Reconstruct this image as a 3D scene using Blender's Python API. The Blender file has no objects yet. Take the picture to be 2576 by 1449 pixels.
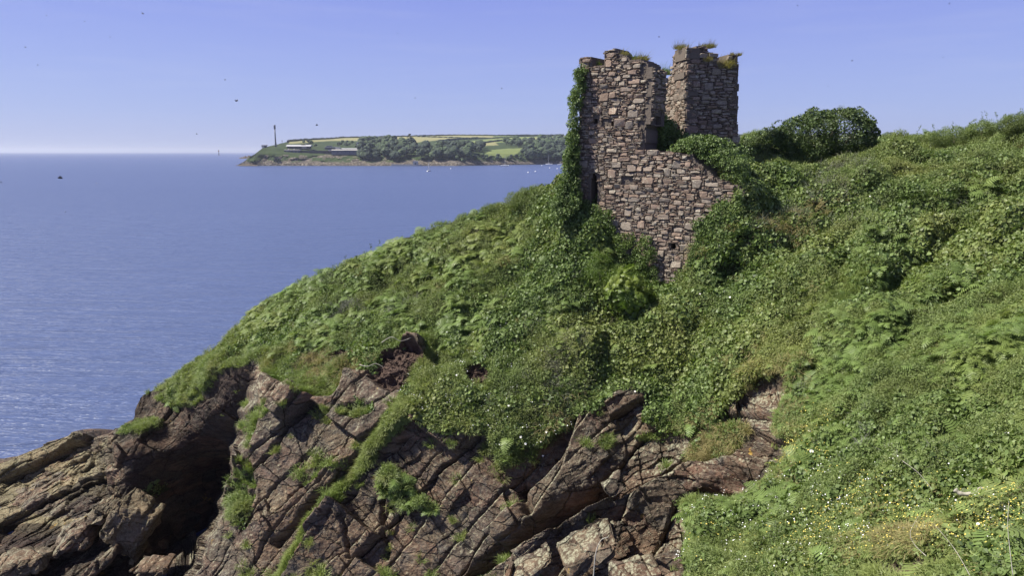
import bpy, bmesh, math, random
import numpy as np
from mathutils import Vector, Matrix, Euler
R = math.radians
rng = np.random.default_rng(7)
random.seed(7)
S = bpy.context.scene
COL = S.collection

# ---------------------------------------------------------------- camera
CAMH = 26.0
PITCH = 10.45
FPX = 1860.0            # focal length in pixels of a 2576 px wide picture
PW, PH = 2576.0, 1449.0
cam_d = bpy.data.cameras.new("camera"); cam = bpy.data.objects.new("camera", cam_d); COL.objects.link(cam)
cam.location = (0, 0, CAMH); cam.rotation_euler = (R(90 - PITCH), 0, 0)
cam_d.sensor_width = 36; cam_d.lens = 36 * FPX / PW
cam_d.clip_start = 0.05; cam_d.clip_end = 60000
S.camera = cam

# ---------------------------------------------------------------- sky, sun, exposure
SUN_DIR = Vector((-0.64, -0.03, 0.77)).normalized()
elev = math.asin(SUN_DIR.z); azim = math.atan2(SUN_DIR.x, SUN_DIR.y)
w = bpy.data.worlds.new("World"); S.world = w; w.use_nodes = True
nt = w.node_tree; nt.nodes.clear()
sky = nt.nodes.new("ShaderNodeTexSky"); sky.sky_type = 'NISHITA'; sky.sun_disc = False
sky.sun_elevation = elev; sky.sun_rotation = azim
sky.altitude = 0; sky.air_density = 1.0; sky.dust_density = 0.6; sky.ozone_density = 3.0
# clear summer haze: a pale band low down going over to periwinkle overhead
tc = nt.nodes.new("ShaderNodeTexCoord"); sxyz = nt.nodes.new("ShaderNodeSeparateXYZ"); nt.links.new(tc.outputs["Generated"], sxyz.inputs[0])
rmp = nt.nodes.new("ShaderNodeValToRGB"); nt.links.new(sxyz.outputs[2], rmp.inputs[0]); els = rmp.color_ramp.elements
for _ in range(4): els.new(0.5)
SK = 1/0.12/1.70
for e, (p_, c_) in zip(els, [(0.0, (0.38, 0.455, 0.77)), (0.05, (0.33, 0.405, 0.78)), (0.12, (0.295, 0.355, 0.78)), (0.19, (0.245, 0.295, 0.77)), (0.34, (0.16, 0.19, 0.55)), (1.0, (0.10, 0.115, 0.27))]): e.position = p_; e.color = (*c_, 1)
vm = nt.nodes.new("ShaderNodeVectorMath"); vm.operation = 'SCALE'; vm.inputs[3].default_value = SK; nt.links.new(rmp.outputs[0], vm.inputs[0])
# a few thin wisps of cloud low in the sky
cmap = nt.nodes.new("ShaderNodeMapping"); cmap.inputs["Scale"].default_value = (5.0, 5.0, 60.0); nt.links.new(tc.outputs["Generated"], cmap.inputs[0])
cno = nt.nodes.new("ShaderNodeTexNoise"); cno.inputs["Scale"].default_value = 1.0; cno.inputs["Detail"].default_value = 5; nt.links.new(cmap.outputs[0], cno.inputs["Vector"])
crp = nt.nodes.new("ShaderNodeValToRGB"); nt.links.new(cno.outputs[0], crp.inputs[0]); crp.color_ramp.elements[0].position = 0.52; crp.color_ramp.elements[1].position = 0.80
crp.color_ramp.elements[0].color = (0, 0, 0, 1); crp.color_ramp.elements[1].color = (0.16, 0.16, 0.16, 1)
cmx = nt.nodes.new("ShaderNodeMix"); cmx.data_type = 'RGBA'; nt.links.new(crp.outputs[0], cmx.inputs[0]); nt.links.new(rmp.outputs[0], cmx.inputs[6]); cmx.inputs[7].default_value = (0.50, 0.53, 0.78, 1)
nt.links.new(cmx.outputs[2], vm.inputs[0])
mixc = nt.nodes.new("ShaderNodeMix"); mixc.data_type = 'RGBA'; mixc.blend_type = 'MIX'
mixc.inputs[0].default_value = 0.88; nt.links.new(vm.outputs[0], mixc.inputs[7])
bg = nt.nodes.new("ShaderNodeBackground"); bg.inputs[1].default_value = 0.12
wo = nt.nodes.new("ShaderNodeOutputWorld")
nt.links.new(sky.outputs[0], mixc.inputs[6]); nt.links.new(mixc.outputs[2], bg.inputs[0]); nt.links.new(bg.outputs[0], wo.inputs[0])
sd = bpy.data.lights.new("sun", 'SUN'); sun = bpy.data.objects.new("sun", sd); COL.objects.link(sun)
sd.energy = 5.0; sd.angle = R(0.5); sd.color = (1.0, 0.95, 0.86)
sun.rotation_euler = SUN_DIR.to_track_quat('Z', 'Y').to_euler()
S.view_settings.view_transform = 'Standard'; S.view_settings.look = 'None'
S.view_settings.exposure = 0.78; S.view_settings.gamma = 1.0
S.cycles.max_bounces = 6; S.cycles.transparent_max_bounces = 6
S.cycles.use_denoising = True

# ---------------------------------------------------------------- pixel rays -> world points
_cp, _sp = math.cos(R(PITCH)), math.sin(R(PITCH))
def P(px, py, Y):
    px = np.asarray(px, float); py = np.asarray(py, float); Y = np.asarray(Y, float)
    xc = (px - PW/2) / FPX; yc = (PH/2 - py) / FPX
    dy = _cp + yc*_sp; dz = yc*_cp - _sp
    return np.stack(np.broadcast_arrays(xc/dy*Y, Y, CAMH + dz/dy*Y), -1)
def Vp(px, py, Y): return Vector([float(a) for a in P(px, py, Y)])

# ---------------------------------------------------------------- noise
def _h(i, j, k, s):
    n = (i.astype(np.int64)*374761393 + j.astype(np.int64)*668265263 + k.astype(np.int64)*2147483647 + s*974634777) & 0xffffffff
    n = ((n ^ (n >> 13)) * 1274126177) & 0xffffffff
    n = ((n ^ (n >> 16)) * 2246822519) & 0xffffffff
    return ((n ^ (n >> 15)) & 0xffffff) / float(0xffffff)
def hash1(i, s=0): i = np.asarray(i); return _h(i, i*0+3, i*0+7, s)
def hash2(i, j, s=0): return _h(np.asarray(i), np.asarray(j), np.asarray(i)*0+5, s)
def vnoise(p, s=0):
    f = np.floor(p); t = p - f; t = t*t*(3 - 2*t)
    i, j, k = f[..., 0].astype(np.int64), f[..., 1].astype(np.int64), f[..., 2].astype(np.int64)
    x, y, z = t[..., 0], t[..., 1], t[..., 2]
    def c(a, b, d): return _h(i+a, j+b, k+d, s)
    v0 = (c(0,0,0)*(1-x)+c(1,0,0)*x)*(1-y) + (c(0,1,0)*(1-x)+c(1,1,0)*x)*y
    v1 = (c(0,0,1)*(1-x)+c(1,0,1)*x)*(1-y) + (c(0,1,1)*(1-x)+c(1,1,1)*x)*y
    return (v0*(1-z) + v1*z)*2 - 1
def fbm(p, scale, octv=4, s=0, gain=0.5):
    a, tot, v = 1.0, 0.0, 0.0; q = p/scale
    for o in range(octv):
        v = v + a*vnoise(q + 17.3*o, s+o); tot += a; a *= gain; q = q*2.03
    return v/tot
def sstep(a, b, x): t = np.clip((x-a)/(b-a), 0, 1); return t*t*(3-2*t)
def poly_mask(px, py, poly):
    poly = np.array(poly, float); ins = np.zeros(px.shape, bool); n = len(poly); j = n-1
    for i in range(n):
        xi, yi = poly[i]; xj, yj = poly[j]
        if yi != yj:
            c = ((yi > py) != (yj > py)) & (px < (xj-xi)*(py-yi)/(yj-yi)+xi); ins ^= c
        j = i
    return ins
def seg_dist(px, py, pts):
    """distance to a polyline and which side (positive = right of travel in picture coords), plus 0..1 along"""
    best = np.full(px.shape, 1e9); side = np.zeros(px.shape)
    for (x0, y0), (x1, y1) in zip(pts[:-1], pts[1:]):
        dx, dy = x1-x0, y1-y0; L = dx*dx+dy*dy
        t = np.clip(((px-x0)*dx+(py-y0)*dy)/L, 0, 1)
        d = np.hypot(px-(x0+t*dx), py-(y0+t*dy)); cr = dx*(py-y0)-dy*(px-x0)
        m = d < best; best = np.where(m, d, best); side = np.where(m, np.sign(cr), side)
    return best, side
def tps(ctrl, px, py):
    c = np.array(ctrl, float); X = c[:, :2]/1000.0; v = np.log(c[:, 2]); n = len(c)
    def U(r2): return np.where(r2 > 1e-12, 0.5*r2*np.log(np.maximum(r2, 1e-12)), 0)
    K = U(((X[:, None]-X[None])**2).sum(-1)) + np.eye(n)*2e-4
    Pm = np.hstack([np.ones((n, 1)), X]); A = np.zeros((n+3, n+3)); A[:n, :n] = K; A[:n, n:] = Pm; A[n:, :n] = Pm.T
    sol = np.linalg.solve(A, np.concatenate([v, np.zeros(3)]))
    qx, qy = px/1000.0, py/1000.0
    out = sol[n] + sol[n+1]*qx + sol[n+2]*qy
    for i in range(n): out = out + sol[i]*U((qx-X[i, 0])**2+(qy-X[i, 1])**2)
    return np.exp(out)

# ---------------------------------------------------------------- object helpers
def tag(o, label=None, cat=None, group=None, kind=None):
    if label: o["label"] = label
    if cat: o["category"] = cat
    if group: o["group"] = group
    if kind: o["kind"] = kind
    return o
def empty(name, loc=(0, 0, 0), rz=0):
    o = bpy.data.objects.new(name, None); COL.objects.link(o); o.location = loc; o.rotation_euler = (0, 0, rz)
    o.empty_display_size = 0.3
    return o
def mesh_obj(name, verts, faces, mat, parent=None, smooth=False, link=True):
    me = bpy.data.meshes.new(name); me.from_pydata([tuple(v) for v in verts], [], [tuple(f) for f in faces]); me.update()
    if smooth: me.polygons.foreach_set("use_smooth", [True]*len(me.polygons))
    o = bpy.data.objects.new(name, me)
    if mat: me.materials.append(mat)
    if link: COL.objects.link(o)
    if parent: o.parent = parent
    return o
def np_mesh(name, V, F, mat=None, smooth=False, attrs=None, link=True, parent=None):
    """V (n,3); F (m,k) with k fixed; attrs {name: (domain, type, array)}"""
    me = bpy.data.meshes.new(name); V = np.asarray(V, np.float32); F = np.asarray(F, np.int32); k = F.shape[1]
    me.vertices.add(len(V)); me.vertices.foreach_set("co", V.ravel())
    me.loops.add(F.size); me.loops.foreach_set("vertex_index", F.ravel())
    me.polygons.add(len(F)); me.polygons.foreach_set("loop_start", np.arange(0, F.size, k, dtype=np.int32))
    me.update(calc_edges=True)
    me.polygons.foreach_set("use_smooth", np.full(len(F), smooth, bool))
    for an, (dom, ty, arr) in (attrs or {}).items():
        a = me.attributes.new(an, ty, dom)
        a.data.foreach_set("color" if ty == 'FLOAT_COLOR' else ("vector" if ty == 'FLOAT_VECTOR' else "value"), np.asarray(arr, np.float32).ravel())
    if mat: me.materials.append(mat)
    o = bpy.data.objects.new(name, me)
    if link: COL.objects.link(o)
    if parent: o.parent = parent
    return o
class MB:
    def __init__(s): s.v = []; s.f = []
    def add(s, verts, faces):
        b = len(s.v); s.v += [tuple(v) for v in verts]; s.f += [tuple(b+i for i in f) for f in faces]
    def box(s, x0, x1, y0, y1, z0, z1):
        s.add([(x0,y0,z0),(x1,y0,z0),(x1,y1,z0),(x0,y1,z0),(x0,y0,z1),(x1,y0,z1),(x1,y1,z1),(x0,y1,z1)],
              [(0,3,2,1),(4,5,6,7),(0,1,5,4),(1,2,6,5),(2,3,7,6),(3,0,4,7)])
    def tube(s, pts, radii, n=6):
        pts = [Vector(p) for p in pts]; rings = []
        for i, p in enumerate(pts):
            d = (pts[min(i+1, len(pts)-1)] - pts[max(i-1, 0)]).normalized()
            a = d.cross(Vector((0.13, 0.21, 1)) if abs(d.z) < 0.95 else Vector((1, 0.1, 0))).normalized(); b = d.cross(a)
            r = radii[i] if hasattr(radii, '__len__') else radii
            rings.append([p + (a*math.cos(2*math.pi*k/n)+b*math.sin(2*math.pi*k/n))*r for k in range(n)])
        V = [v for r in rings for v in r]; F = []
        for i in range(len(rings)-1):
            for k in range(n):
                F.append((i*n+k, i*n+(k+1) % n, (i+1)*n+(k+1) % n, (i+1)*n+k))
        F.append(tuple(range(n-1, -1, -1))); F.append(tuple((len(rings)-1)*n+k for k in range(n)))
        s.add(V, F)
    def lathe(s, prof, c=(0, 0, 0), n=12):
        V = []; F = []
        for r, z in prof: V += [(c[0]+r*math.cos(2*math.pi*k/n), c[1]+r*math.sin(2*math.pi*k/n), c[2]+z) for k in range(n)]
        for i in range(len(prof)-1):
            for k in range(n): F.append((i*n+k, i*n+(k+1) % n, (i+1)*n+(k+1) % n, (i+1)*n+k))
        F.append(tuple(range(n-1, -1, -1))); F.append(tuple((len(prof)-1)*n+k for k in range(n)))
        s.add(V, F)
    def build(s, name, mat, parent=None, smooth=False): return mesh_obj(name, s.v, s.f, mat, parent, smooth)

# ---------------------------------------------------------------- materials
def newmat(name):
    m = bpy.data.materials.new(name); m.use_nodes = True; t = m.node_tree; t.nodes.clear()
    o = t.nodes.new("ShaderNodeOutputMaterial"); b = t.nodes.new("ShaderNodeBsdfPrincipled"); t.links.new(b.outputs[0], o.inputs[0])
    return m, t, b
def N(t, ty, **kw):
    n = t.nodes.new(ty)
    for k, v in kw.items(): setattr(n, k, v)
    return n
def noise_n(t, vec, scale, detail=4, rough=0.55, dist=0.0):
    n = N(t, "ShaderNodeTexNoise"); n.inputs["Scale"].default_value = scale; n.inputs["Detail"].default_value = detail
    n.inputs["Roughness"].default_value = rough; n.inputs["Distortion"].default_value = dist
    if vec is not None: t.links.new(vec, n.inputs["Vector"])
    return n
def ramp(t, fac, stops, interp='LINEAR'):
    r = N(t, "ShaderNodeValToRGB"); r.color_ramp.interpolation = interp
    els = r.color_ramp.elements
    while len(els) < len(stops): els.new(0.5)
    for e, (p, c) in zip(els, stops): e.position = p; e.color = (*c, 1) if len(c) == 3 else c
    if fac is not None: t.links.new(fac, r.inputs[0])
    return r
def mix(t, fac, a, b, mode='MIX'):
    m = N(t, "ShaderNodeMix"); m.data_type = 'RGBA'; m.blend_type = mode
    for sock, val in ((m.inputs[0], fac), (m.inputs[6], a), (m.inputs[7], b)):
        if isinstance(val, bpy.types.NodeSocket): t.links.new(val, sock)
        elif isinstance(val, (int, float)): sock.default_value = val
        else: sock.default_value = (*val, 1)
    return m.outputs[2]
def math_n(t, op, a, b=None, c=None):
    m = N(t, "ShaderNodeMath", operation=op)
    for i, val in enumerate((a, b, c)):
        if val is None: continue
        if isinstance(val, bpy.types.NodeSocket): t.links.new(val, m.inputs[i])
        else: m.inputs[i].default_value = val
    return m.outputs[0]
def bump(t, b, height, strength, dist):
    n = N(t, "ShaderNodeBump"); n.inputs["Strength"].default_value = strength; n.inputs["Distance"].default_value = dist
    t.links.new(height, n.inputs["Height"]); t.links.new(n.outputs[0], b.inputs["Normal"]); return n
def pos(t): return N(t, "ShaderNodeNewGeometry").outputs["Position"]
def simple(name, col, rough=0.7, var=0.25, scale=3.0, metallic=0.0, bmp=0.0):
    m, t, b = newmat(name); g = pos(t)
    n = noise_n(t, g, scale, 5)
    c0 = tuple(x*(1-var) for x in col); c1 = tuple(min(1, x*(1+var)) for x in col)
    r = ramp(t, n.outputs[0], [(0.3, c0), (0.7, c1)]); t.links.new(r.outputs[0], b.inputs["Base Color"])
    b.inputs["Roughness"].default_value = rough; b.inputs["Metallic"].default_value = metallic
    if bmp: bump(t, b, n.outputs[0], 0.5, bmp)
    return m

def rock_material():
    m, t, b = newmat("cliff_rock"); g = pos(t)
    geo = N(t, "ShaderNodeNewGeometry")
    mp = N(t, "ShaderNodeMapping"); mp.inputs["Rotation"].default_value = (0, R(-50), 0); mp.inputs["Scale"].default_value = (1, 1, 3.2)
    t.links.new(g, mp.inputs[0])
    big = noise_n(t, g, 0.35, 4, 0.6); strat = noise_n(t, mp.outputs[0], 0.9, 6, 0.65, 0.4); fine = noise_n(t, g, 9, 6, 0.7)
    mid = noise_n(t, g, 2.2, 5, 0.6)
    c = ramp(t, strat.outputs[0], [(0.28, (0.030, 0.024, 0.019)), (0.42, (0.067, 0.052, 0.040)), (0.56, (0.112, 0.087, 0.066)), (0.75, (0.20, 0.16, 0.122))]).outputs[0]
    vm_ = N(t, "ShaderNodeMapping"); vm_.inputs["Rotation"].default_value = (0.3, R(-50), 0.2); vm_.inputs["Scale"].default_value = (0.75, 1.0, 1.5); wv = noise_n(t, g, 1.2, 4, 0.6)
    ad = N(t, "ShaderNodeVectorMath", operation='MULTIPLY_ADD'); t.links.new(wv.outputs["Color"], ad.inputs[0]); ad.inputs[1].default_value = (0.5, 0.5, 0.5); t.links.new(g, ad.inputs[2]); t.links.new(ad.outputs[0], vm_.inputs[0])
    vo = N(t, "ShaderNodeTexVoronoi", feature='DISTANCE_TO_EDGE'); vo.inputs["Scale"].default_value = 0.6; t.links.new(vm_.outputs[0], vo.inputs["Vector"])
    vc = N(t, "ShaderNodeTexVoronoi"); vc.inputs["Scale"].default_value = 0.6; t.links.new(vm_.outputs[0], vc.inputs["Vector"])
    sv = N(t, "ShaderNodeSeparateColor"); t.links.new(vc.outputs["Color"], sv.inputs[0])
    c = mix(t, 0.75, c, mix(t, 1.0, c, ramp(t, sv.outputs[0], [(0.0, (1.35, 0.98, 0.82)), (0.3, (0.8, 0.82, 0.85)), (0.55, (1.25, 1.22, 1.0)), (0.8, (1.42, 1.15, 0.95)), (1.0, (0.75, 0.7, 0.65))]).outputs[0], 'MULTIPLY'))
    crack = ramp(t, vo.outputs["Distance"], [(0.0, (0, 0, 0)), (0.03, (1, 1, 1))]).outputs[0]
    c = mix(t, 1.0, c, mix(t, crack, (0.5, 0.47, 0.45), (1, 1, 1)), 'MULTIPLY')
    red = ramp(t, big.outputs[0], [(0.35, (0, 0, 0)), (0.62, (1, 1, 1))]).outputs[0]
    c = mix(t, math_n(t, 'MULTIPLY', red, 0.28), c, mix(t, 1.0, c, (1.3, 0.92, 0.76), 'MULTIPLY'))
    grey = ramp(t, mid.outputs[0], [(0.5, (0, 0, 0)), (0.68, (1, 1, 1))]).outputs[0]
    c = mix(t, math_n(t, 'MULTIPLY', grey, 0.4), c, (0.125, 0.12, 0.105))
    # lichen: pale crust and yellow-orange patches; sun-facing ledges painted paler as lit rims
    sx = N(t, "ShaderNodeSeparateXYZ"); t.links.new(geo.outputs["Normal"], sx.inputs[0])
    ledge = ramp(t, math_n(t, 'SUBTRACT', math_n(t, 'MULTIPLY', sx.outputs[2], 0.68), math_n(t, 'MULTIPLY', sx.outputs[0], 0.62)), [(0.74, (0, 0, 0)), (0.93, (1, 1, 1))]).outputs[0]
    lich = ramp(t, fine.outputs[0], [(0.47, (0, 0, 0)), (0.56, (1, 1, 1))]).outputs[0]
    att = N(t, "ShaderNodeAttribute"); att.attribute_name = "zone"; sz = N(t, "ShaderNodeSeparateColor"); t.links.new(att.outputs["Color"], sz.inputs[0])
    lf = math_n(t, 'MULTIPLY', lich, math_n(t, 'MULTIPLY_ADD', ledge, 0.7, 0.10))
    c = mix(t, math_n(t, 'MULTIPLY', ledge, 0.22), c, (0.24, 0.23, 0.15)); c = mix(t, lf, c, (0.44, 0.44, 0.30))
    c = mix(t, math_n(t, 'MULTIPLY', sz.outputs[1], math_n(t, 'MULTIPLY_ADD', grey, 0.35, 0.6)), c, mix(t, lich, (0.20, 0.165, 0.075), (0.33, 0.30, 0.16)))      # golden wave-washed shelf
    orange = ramp(t, noise_n(t, g, 0.8, 5, 0.7).outputs[0], [(0.66, (0, 0, 0)), (0.70, (1, 1, 1))]).outputs[0]
    c = mix(t, math_n(t, 'MULTIPLY', orange, 0.8), c, (0.42, 0.27, 0.06))
    c = mix(t, sz.outputs[2], c, mix(t, 1.0, c, (0.30, 0.28, 0.30), 'MULTIPLY'))     # black lichen near the tide line; painted shade on the block's dark face
    c = mix(t, att.outputs['Alpha'], c, mix(t, fine.outputs[0], (0.035, 0.022, 0.016), (0.15, 0.10, 0.075)))   # crumbling red earth
    # soil below plants
    soil = mix(t, fine.outputs[0], (0.022, 0.028, 0.010), (0.06, 0.062, 0.026))
    c = mix(t, sz.outputs[0], c, soil)
    t.links.new(c, b.inputs["Base Color"]); b.inputs["Roughness"].default_value = 0.85; b.inputs["Specular IOR Level"].default_value = 0.25
    hgt = math_n(t, 'ADD', math_n(t, 'MULTIPLY', strat.outputs[0], 1.4), math_n(t, 'MULTIPLY', fine.outputs[0], 0.45))
    hgt = math_n(t, 'ADD', hgt, math_n(t, 'MULTIPLY', crack, 0.5)); hgt = math_n(t, 'ADD', hgt, math_n(t, 'MULTIPLY', sv.outputs[1], 0.8))
    bump(t, b, hgt, 1.0, 0.20)
    return m

def leaf_material(name, c_lo, c_hi, rough=0.45, spec=0.4, transl=0.18, yellow=(0.22, 0.22, 0.05), hi_var=1.0):
    m, t, b = newmat(name)
    a = N(t, "ShaderNodeAttribute"); a.attribute_name = "shade"
    oi = N(t, "ShaderNodeObjectInfo"); g = pos(t); n = noise_n(t, g, 0.45, 3, 0.6); n2 = noise_n(t, g, 2.3, 2, 0.5)
    f = math_n(t, 'ADD', math_n(t, 'MULTIPLY', a.outputs["Fac"], 0.55), math_n(t, 'MULTIPLY', oi.outputs["Random"], 0.30))
    f = math_n(t, 'ADD', f, math_n(t, 'MULTIPLY', n2.outputs[0], 0.25))
    r = ramp(t, f, [(0.15, c_lo), (0.9, c_hi)])
    yf = ramp(t, n.outputs[0], [(0.5, (0, 0, 0)), (0.72, (1, 1, 1))]).outputs[0]
    c = mix(t, math_n(t, 'MULTIPLY', yf, 0.45*hi_var), r.outputs[0], yellow)
    ti = N(t, "ShaderNodeAttribute"); ti.attribute_type = 'INSTANCER'; ti.attribute_name = "tint"
    c = mix(t, ti.outputs["Fac"], c, (0.30, 0.29, 0.09))
    t.links.new(c, b.inputs["Base Color"]); b.inputs["Roughness"].default_value = rough; b.inputs["Specular IOR Level"].default_value = spec
    if transl:
        tr = N(t, "ShaderNodeBsdfTranslucent"); t.links.new(mix(t, 1.0, c, (1.5, 1.7, 0.7), 'MULTIPLY'), tr.inputs[0])
        mx = N(t, "ShaderNodeMixShader"); mx.inputs[0].default_value = transl
        out = [x for x in t.nodes if x.type == 'OUTPUT_MATERIAL'][0]
        t.links.new(b.outputs[0], mx.inputs[1]); t.links.new(tr.outputs[0], mx.inputs[2]); t.links.new(mx.outputs[0], out.inputs[0])
    return m

M = {}
M['rock'] = rock_material()
M['ivy'] = leaf_material("ivy_leaf", (0.032, 0.056, 0.014), (0.18, 0.25, 0.075), 0.5, 0.35, 0.18, (0.14, 0.19, 0.04))
M['bramble'] = leaf_material("bramble_leaf", (0.055, 0.085, 0.024), (0.20, 0.255, 0.08), 0.55, 0.3, 0.22, (0.19, 0.19, 0.06))
M['bracken'] = leaf_material("bracken_frond", (0.075, 0.115, 0.028), (0.20, 0.28, 0.08), 0.5, 0.3, 0.25, (0.19, 0.21, 0.05))
M['grass'] = leaf_material("grass_blade", (0.09, 0.125, 0.03), (0.25, 0.31, 0.10), 0.5, 0.3, 0.25, (0.27, 0.24, 0.09))
M['dry'] = leaf_material("dry_grass_blade", (0.15, 0.13, 0.055), (0.33, 0.28, 0.13), 0.6, 0.25, 0.2, (0.30, 0.24, 0.10))
M['heath'] = leaf_material("grey_heath_twig", (0.07, 0.075, 0.055), (0.19, 0.20, 0.15), 0.7, 0.2, 0.05, (0.18, 0.16, 0.10), 0.6)
M['darkleaf'] = leaf_material("tree_leaf", (0.018, 0.034, 0.011), (0.095, 0.14, 0.04), 0.5, 0.35, 0.12, (0.10, 0.12, 0.03))
M['lime'] = leaf_material("lime_leaf", (0.07, 0.115, 0.02), (0.17, 0.24, 0.05), 0.45, 0.35, 0.25, (0.28, 0.30, 0.05))
M['deadwood'] = simple("dead_wood", (0.36, 0.335, 0.27), 0.8, 0.3, 12)
M['bark'] = simple("bark", (0.09, 0.07, 0.055), 0.9, 0.35, 10, bmp=0.02)
M['white_petal'] = simple("white_petal", (0.82, 0.82, 0.78), 0.6, 0.05, 20)
M['yellow_petal'] = simple("yellow_petal", (0.62, 0.50, 0.10), 0.6, 0.15, 20)

# ================================================================ NEAR HILLSIDE AND CLIFF
SKYL = [(-260,1225),(-100,1185),(0,1166),(45,1158),(90,1136),(200,1098),(272,1088),(338,1056),(348,1028),(362,996),(400,972),(450,944),(520,893),(580,843),(622,798),
        (660,764),(740,722),(860,664),(960,620),(1040,590),(1100,562),(1180,545),(1262,527),(1330,490),(1400,472),(1450,460),(1560,440),(1640,392),(1740,366),(1830,382),
        (1900,360),(1990,352),(2080,372),(2160,380),(2210,360),(2290,345),(2400,335),(2470,322),(2576,306),(2700,300),(2900,300)]
skx = np.array([a for a, b in SKYL], float); sky_ = np.array([b for a, b in SKYL], float)
C_M = [(350,1010,50),(450,944,49),(580,843,48),(660,764,47),(860,664,44),(960,620,43),(1100,562,42),(1262,527,41),(1400,472,40),(1560,440,39),(1740,366,37.5),(1900,360,42),
       (2080,372,43),(2290,345,43),(2470,322,40),(2700,300,36),
       (660,900,40),(700,830,41.5),(900,750,39),(1100,700,37.5),(1300,620,37.5),(1100,820,34),(850,880,36),(1300,800,32.5),(1450,700,33.6),(1430,560,35.2),(1480,500,36.4),(1480,640,34.0),
       (1560,560,35.6),(1600,660,34.4),(1700,560,34.6),(1700,680,33.4),(1830,530,31.3),(1800,620,31.1),(1780,700,31.0),(1875,462,31.9),(1600,760,32.6),(1700,760,32.0),(1850,700,31),(1920,530,31.0),(1980,620,30.2),(2000,450,35.5),(2000,700,29.0),(2000,800,26.5),
       (1700,900,29.5),(1500,900,30.5),(1300,1000,29.8),(1050,1050,30.5),(850,1010,33.5),(1500,1040,28.9),(1700,1090,27.4),(1900,900,26),(1980,960,23.5),
       (640,1000,37),(615,1100,35.4),(600,1180,34.2),(560,1290,32.6),(520,1380,31.6),(480,1470,30.6),(440,1600,29.5),
       (800,1150,31.8),(1000,1250,29.4),(750,1350,30.2),(1000,1449,27.8),(1250,1150,28.4),(1250,1300,27.4),(1250,1449,26.3),(1500,1150,27.4),(1500,1300,26),(1500,1449,24.8),
       (1700,1200,26),(1700,1300,25.2),(1700,1449,23.5),(1900,1050,23.6),(1950,1150,22.5),(1850,1250,23.5),(1850,1449,21.5),(1000,1600,27),(1500,1600,23.8),(1800,1600,21.5)]
C_R = [(1980,960,22.8),(1960,1060,20),(1990,1150,18),(1930,1240,16.6),(1820,1285,16.2),(1725,1305,16),(1740,1449,13.6),(1740,1600,12),(2000,800,26),(2000,600,31.3),
       (2000,1200,16.5),(2000,1330,14),(2000,1449,12),(2000,1600,10.6),(2250,1449,9.4),(2250,1250,12),(2250,1050,15.5),(2250,850,20.5),(2250,650,27),(2250,500,32),(2250,400,38),
       (2576,1449,7.4),(2576,1250,9.6),(2576,1000,13.5),(2576,800,18),(2576,600,24.5),(2576,450,30),(2470,322,40),(2700,300,36),(2290,345,43),(2700,1449,6.8),(2700,1000,12.5),(2700,600,23),
       (2250,1600,8.4),(2576,1600,6.6),(2740,1600,6.2),(2400,350,41)]
C_L = [(-260,1225,55),(0,1166,56.5),(90,1136,56.5),(200,1098,55),(272,1088,49),(348,1040,50),(450,1005,48),(600,950,41.8),(640,900,40.5),(660,760,47),(400,975,50),
       (-260,1300,50),(0,1300,49),(150,1240,50.5),(255,1170,49.5),(300,1120,45.6),(450,1060,46.6),(560,1030,43.6),(620,1010,42.6),(600,1090,44.5),(285,1200,45),(340,1200,44.6),(340,1290,44.2),(450,1200,46.6),(560,1180,48.4),
       (420,1330,45),(540,1300,48.5),(520,1400,48),(500,1449,47),(400,1449,43.5),(-260,1449,42),(0,1449,41),(200,1449,40),(250,1350,43),(100,1380,43.5),(310,1330,42.5),(330,1449,40.5),
       (-260,1600,37),(0,1600,36),(300,1600,36.5),(500,1600,44),(640,1180,48)]
E_GUL = [(668,905),(650,960),(636,1020),(614,1100),(600,1180),(560,1290),(522,1380),(496,1449),(440,1610)]
E_NEAR = [(2000,935),(1985,970),(1965,1060),(1995,1150),(1930,1240),(1820,1285),(1716,1303),(1738,1370),(1738,1620)]

NC, NR = 1480, 560
pxs = np.linspace(-240, 2760, NC)
top = np.interp(pxs, skx, sky_)
tt = np.linspace(0, 1, NR)
PX = np.repeat(pxs[None], NR, 0); PY = 1600 + (top[None]-1600)*tt[:, None]
DM = tps(C_M, PX, PY); DR = tps(C_R, PX, PY); DL = tps(C_L, PX, PY)
def interp_edge(e, PY): ys = np.array([b for a, b in e], float); xs = np.array([a for a, b in e], float); return np.interp(PY, ys, xs)
wob = 9*np.sin(PY/17.0) + 6*np.sin(PY/7.3+1)
# gully edge
gx = interp_edge(E_GUL, PY) + wob*0.6
wl = sstep(0, 22, gx - PX) * sstep(890, 960, PY)
far_l = sstep(0, 160, 420-PX) * sstep(840, 1000, PY); wl = np.maximum(wl, far_l*(PX < gx))
# near slope edge (right of it: near)
dn, _ = seg_dist(PX, PY, E_NEAR)
right_poly = E_NEAR + [(3000,1620),(3000,930)]
inr = poly_mask(PX, PY, right_poly); sdn = np.where(inr, dn, -dn) + wob*0.8 + 34*fbm(np.stack([PX/70, PY/70, PX*0+4], -1), 1, 3, 44)*(PY > 960)
wr = sstep(-4, 30, sdn)
wr = np.where(PY < 935, sstep(1900, 2250, PX), wr)
b_ = sstep(900, 1010, PY); wr = sstep(1900, 2250, PX)*(1-b_) + wr*b_
D = np.exp(np.log(DM)*(1-wl) + np.log(DL)*wl); D = np.exp(np.log(D)*(1-wr) + np.log(DR)*wr)
# grid points of the ground, as world positions
G0 = P(PX, PY, D)

def blur2(a, n):
    for _ in range(n):
        a = a.copy(); a[1:-1] = (a[:-2]+a[1:-1]*2+a[2:])/4; a[:, 1:-1] = (a[:, :-2]+a[:, 1:-1]*2+a[:, 2:])/4
    return a
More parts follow.
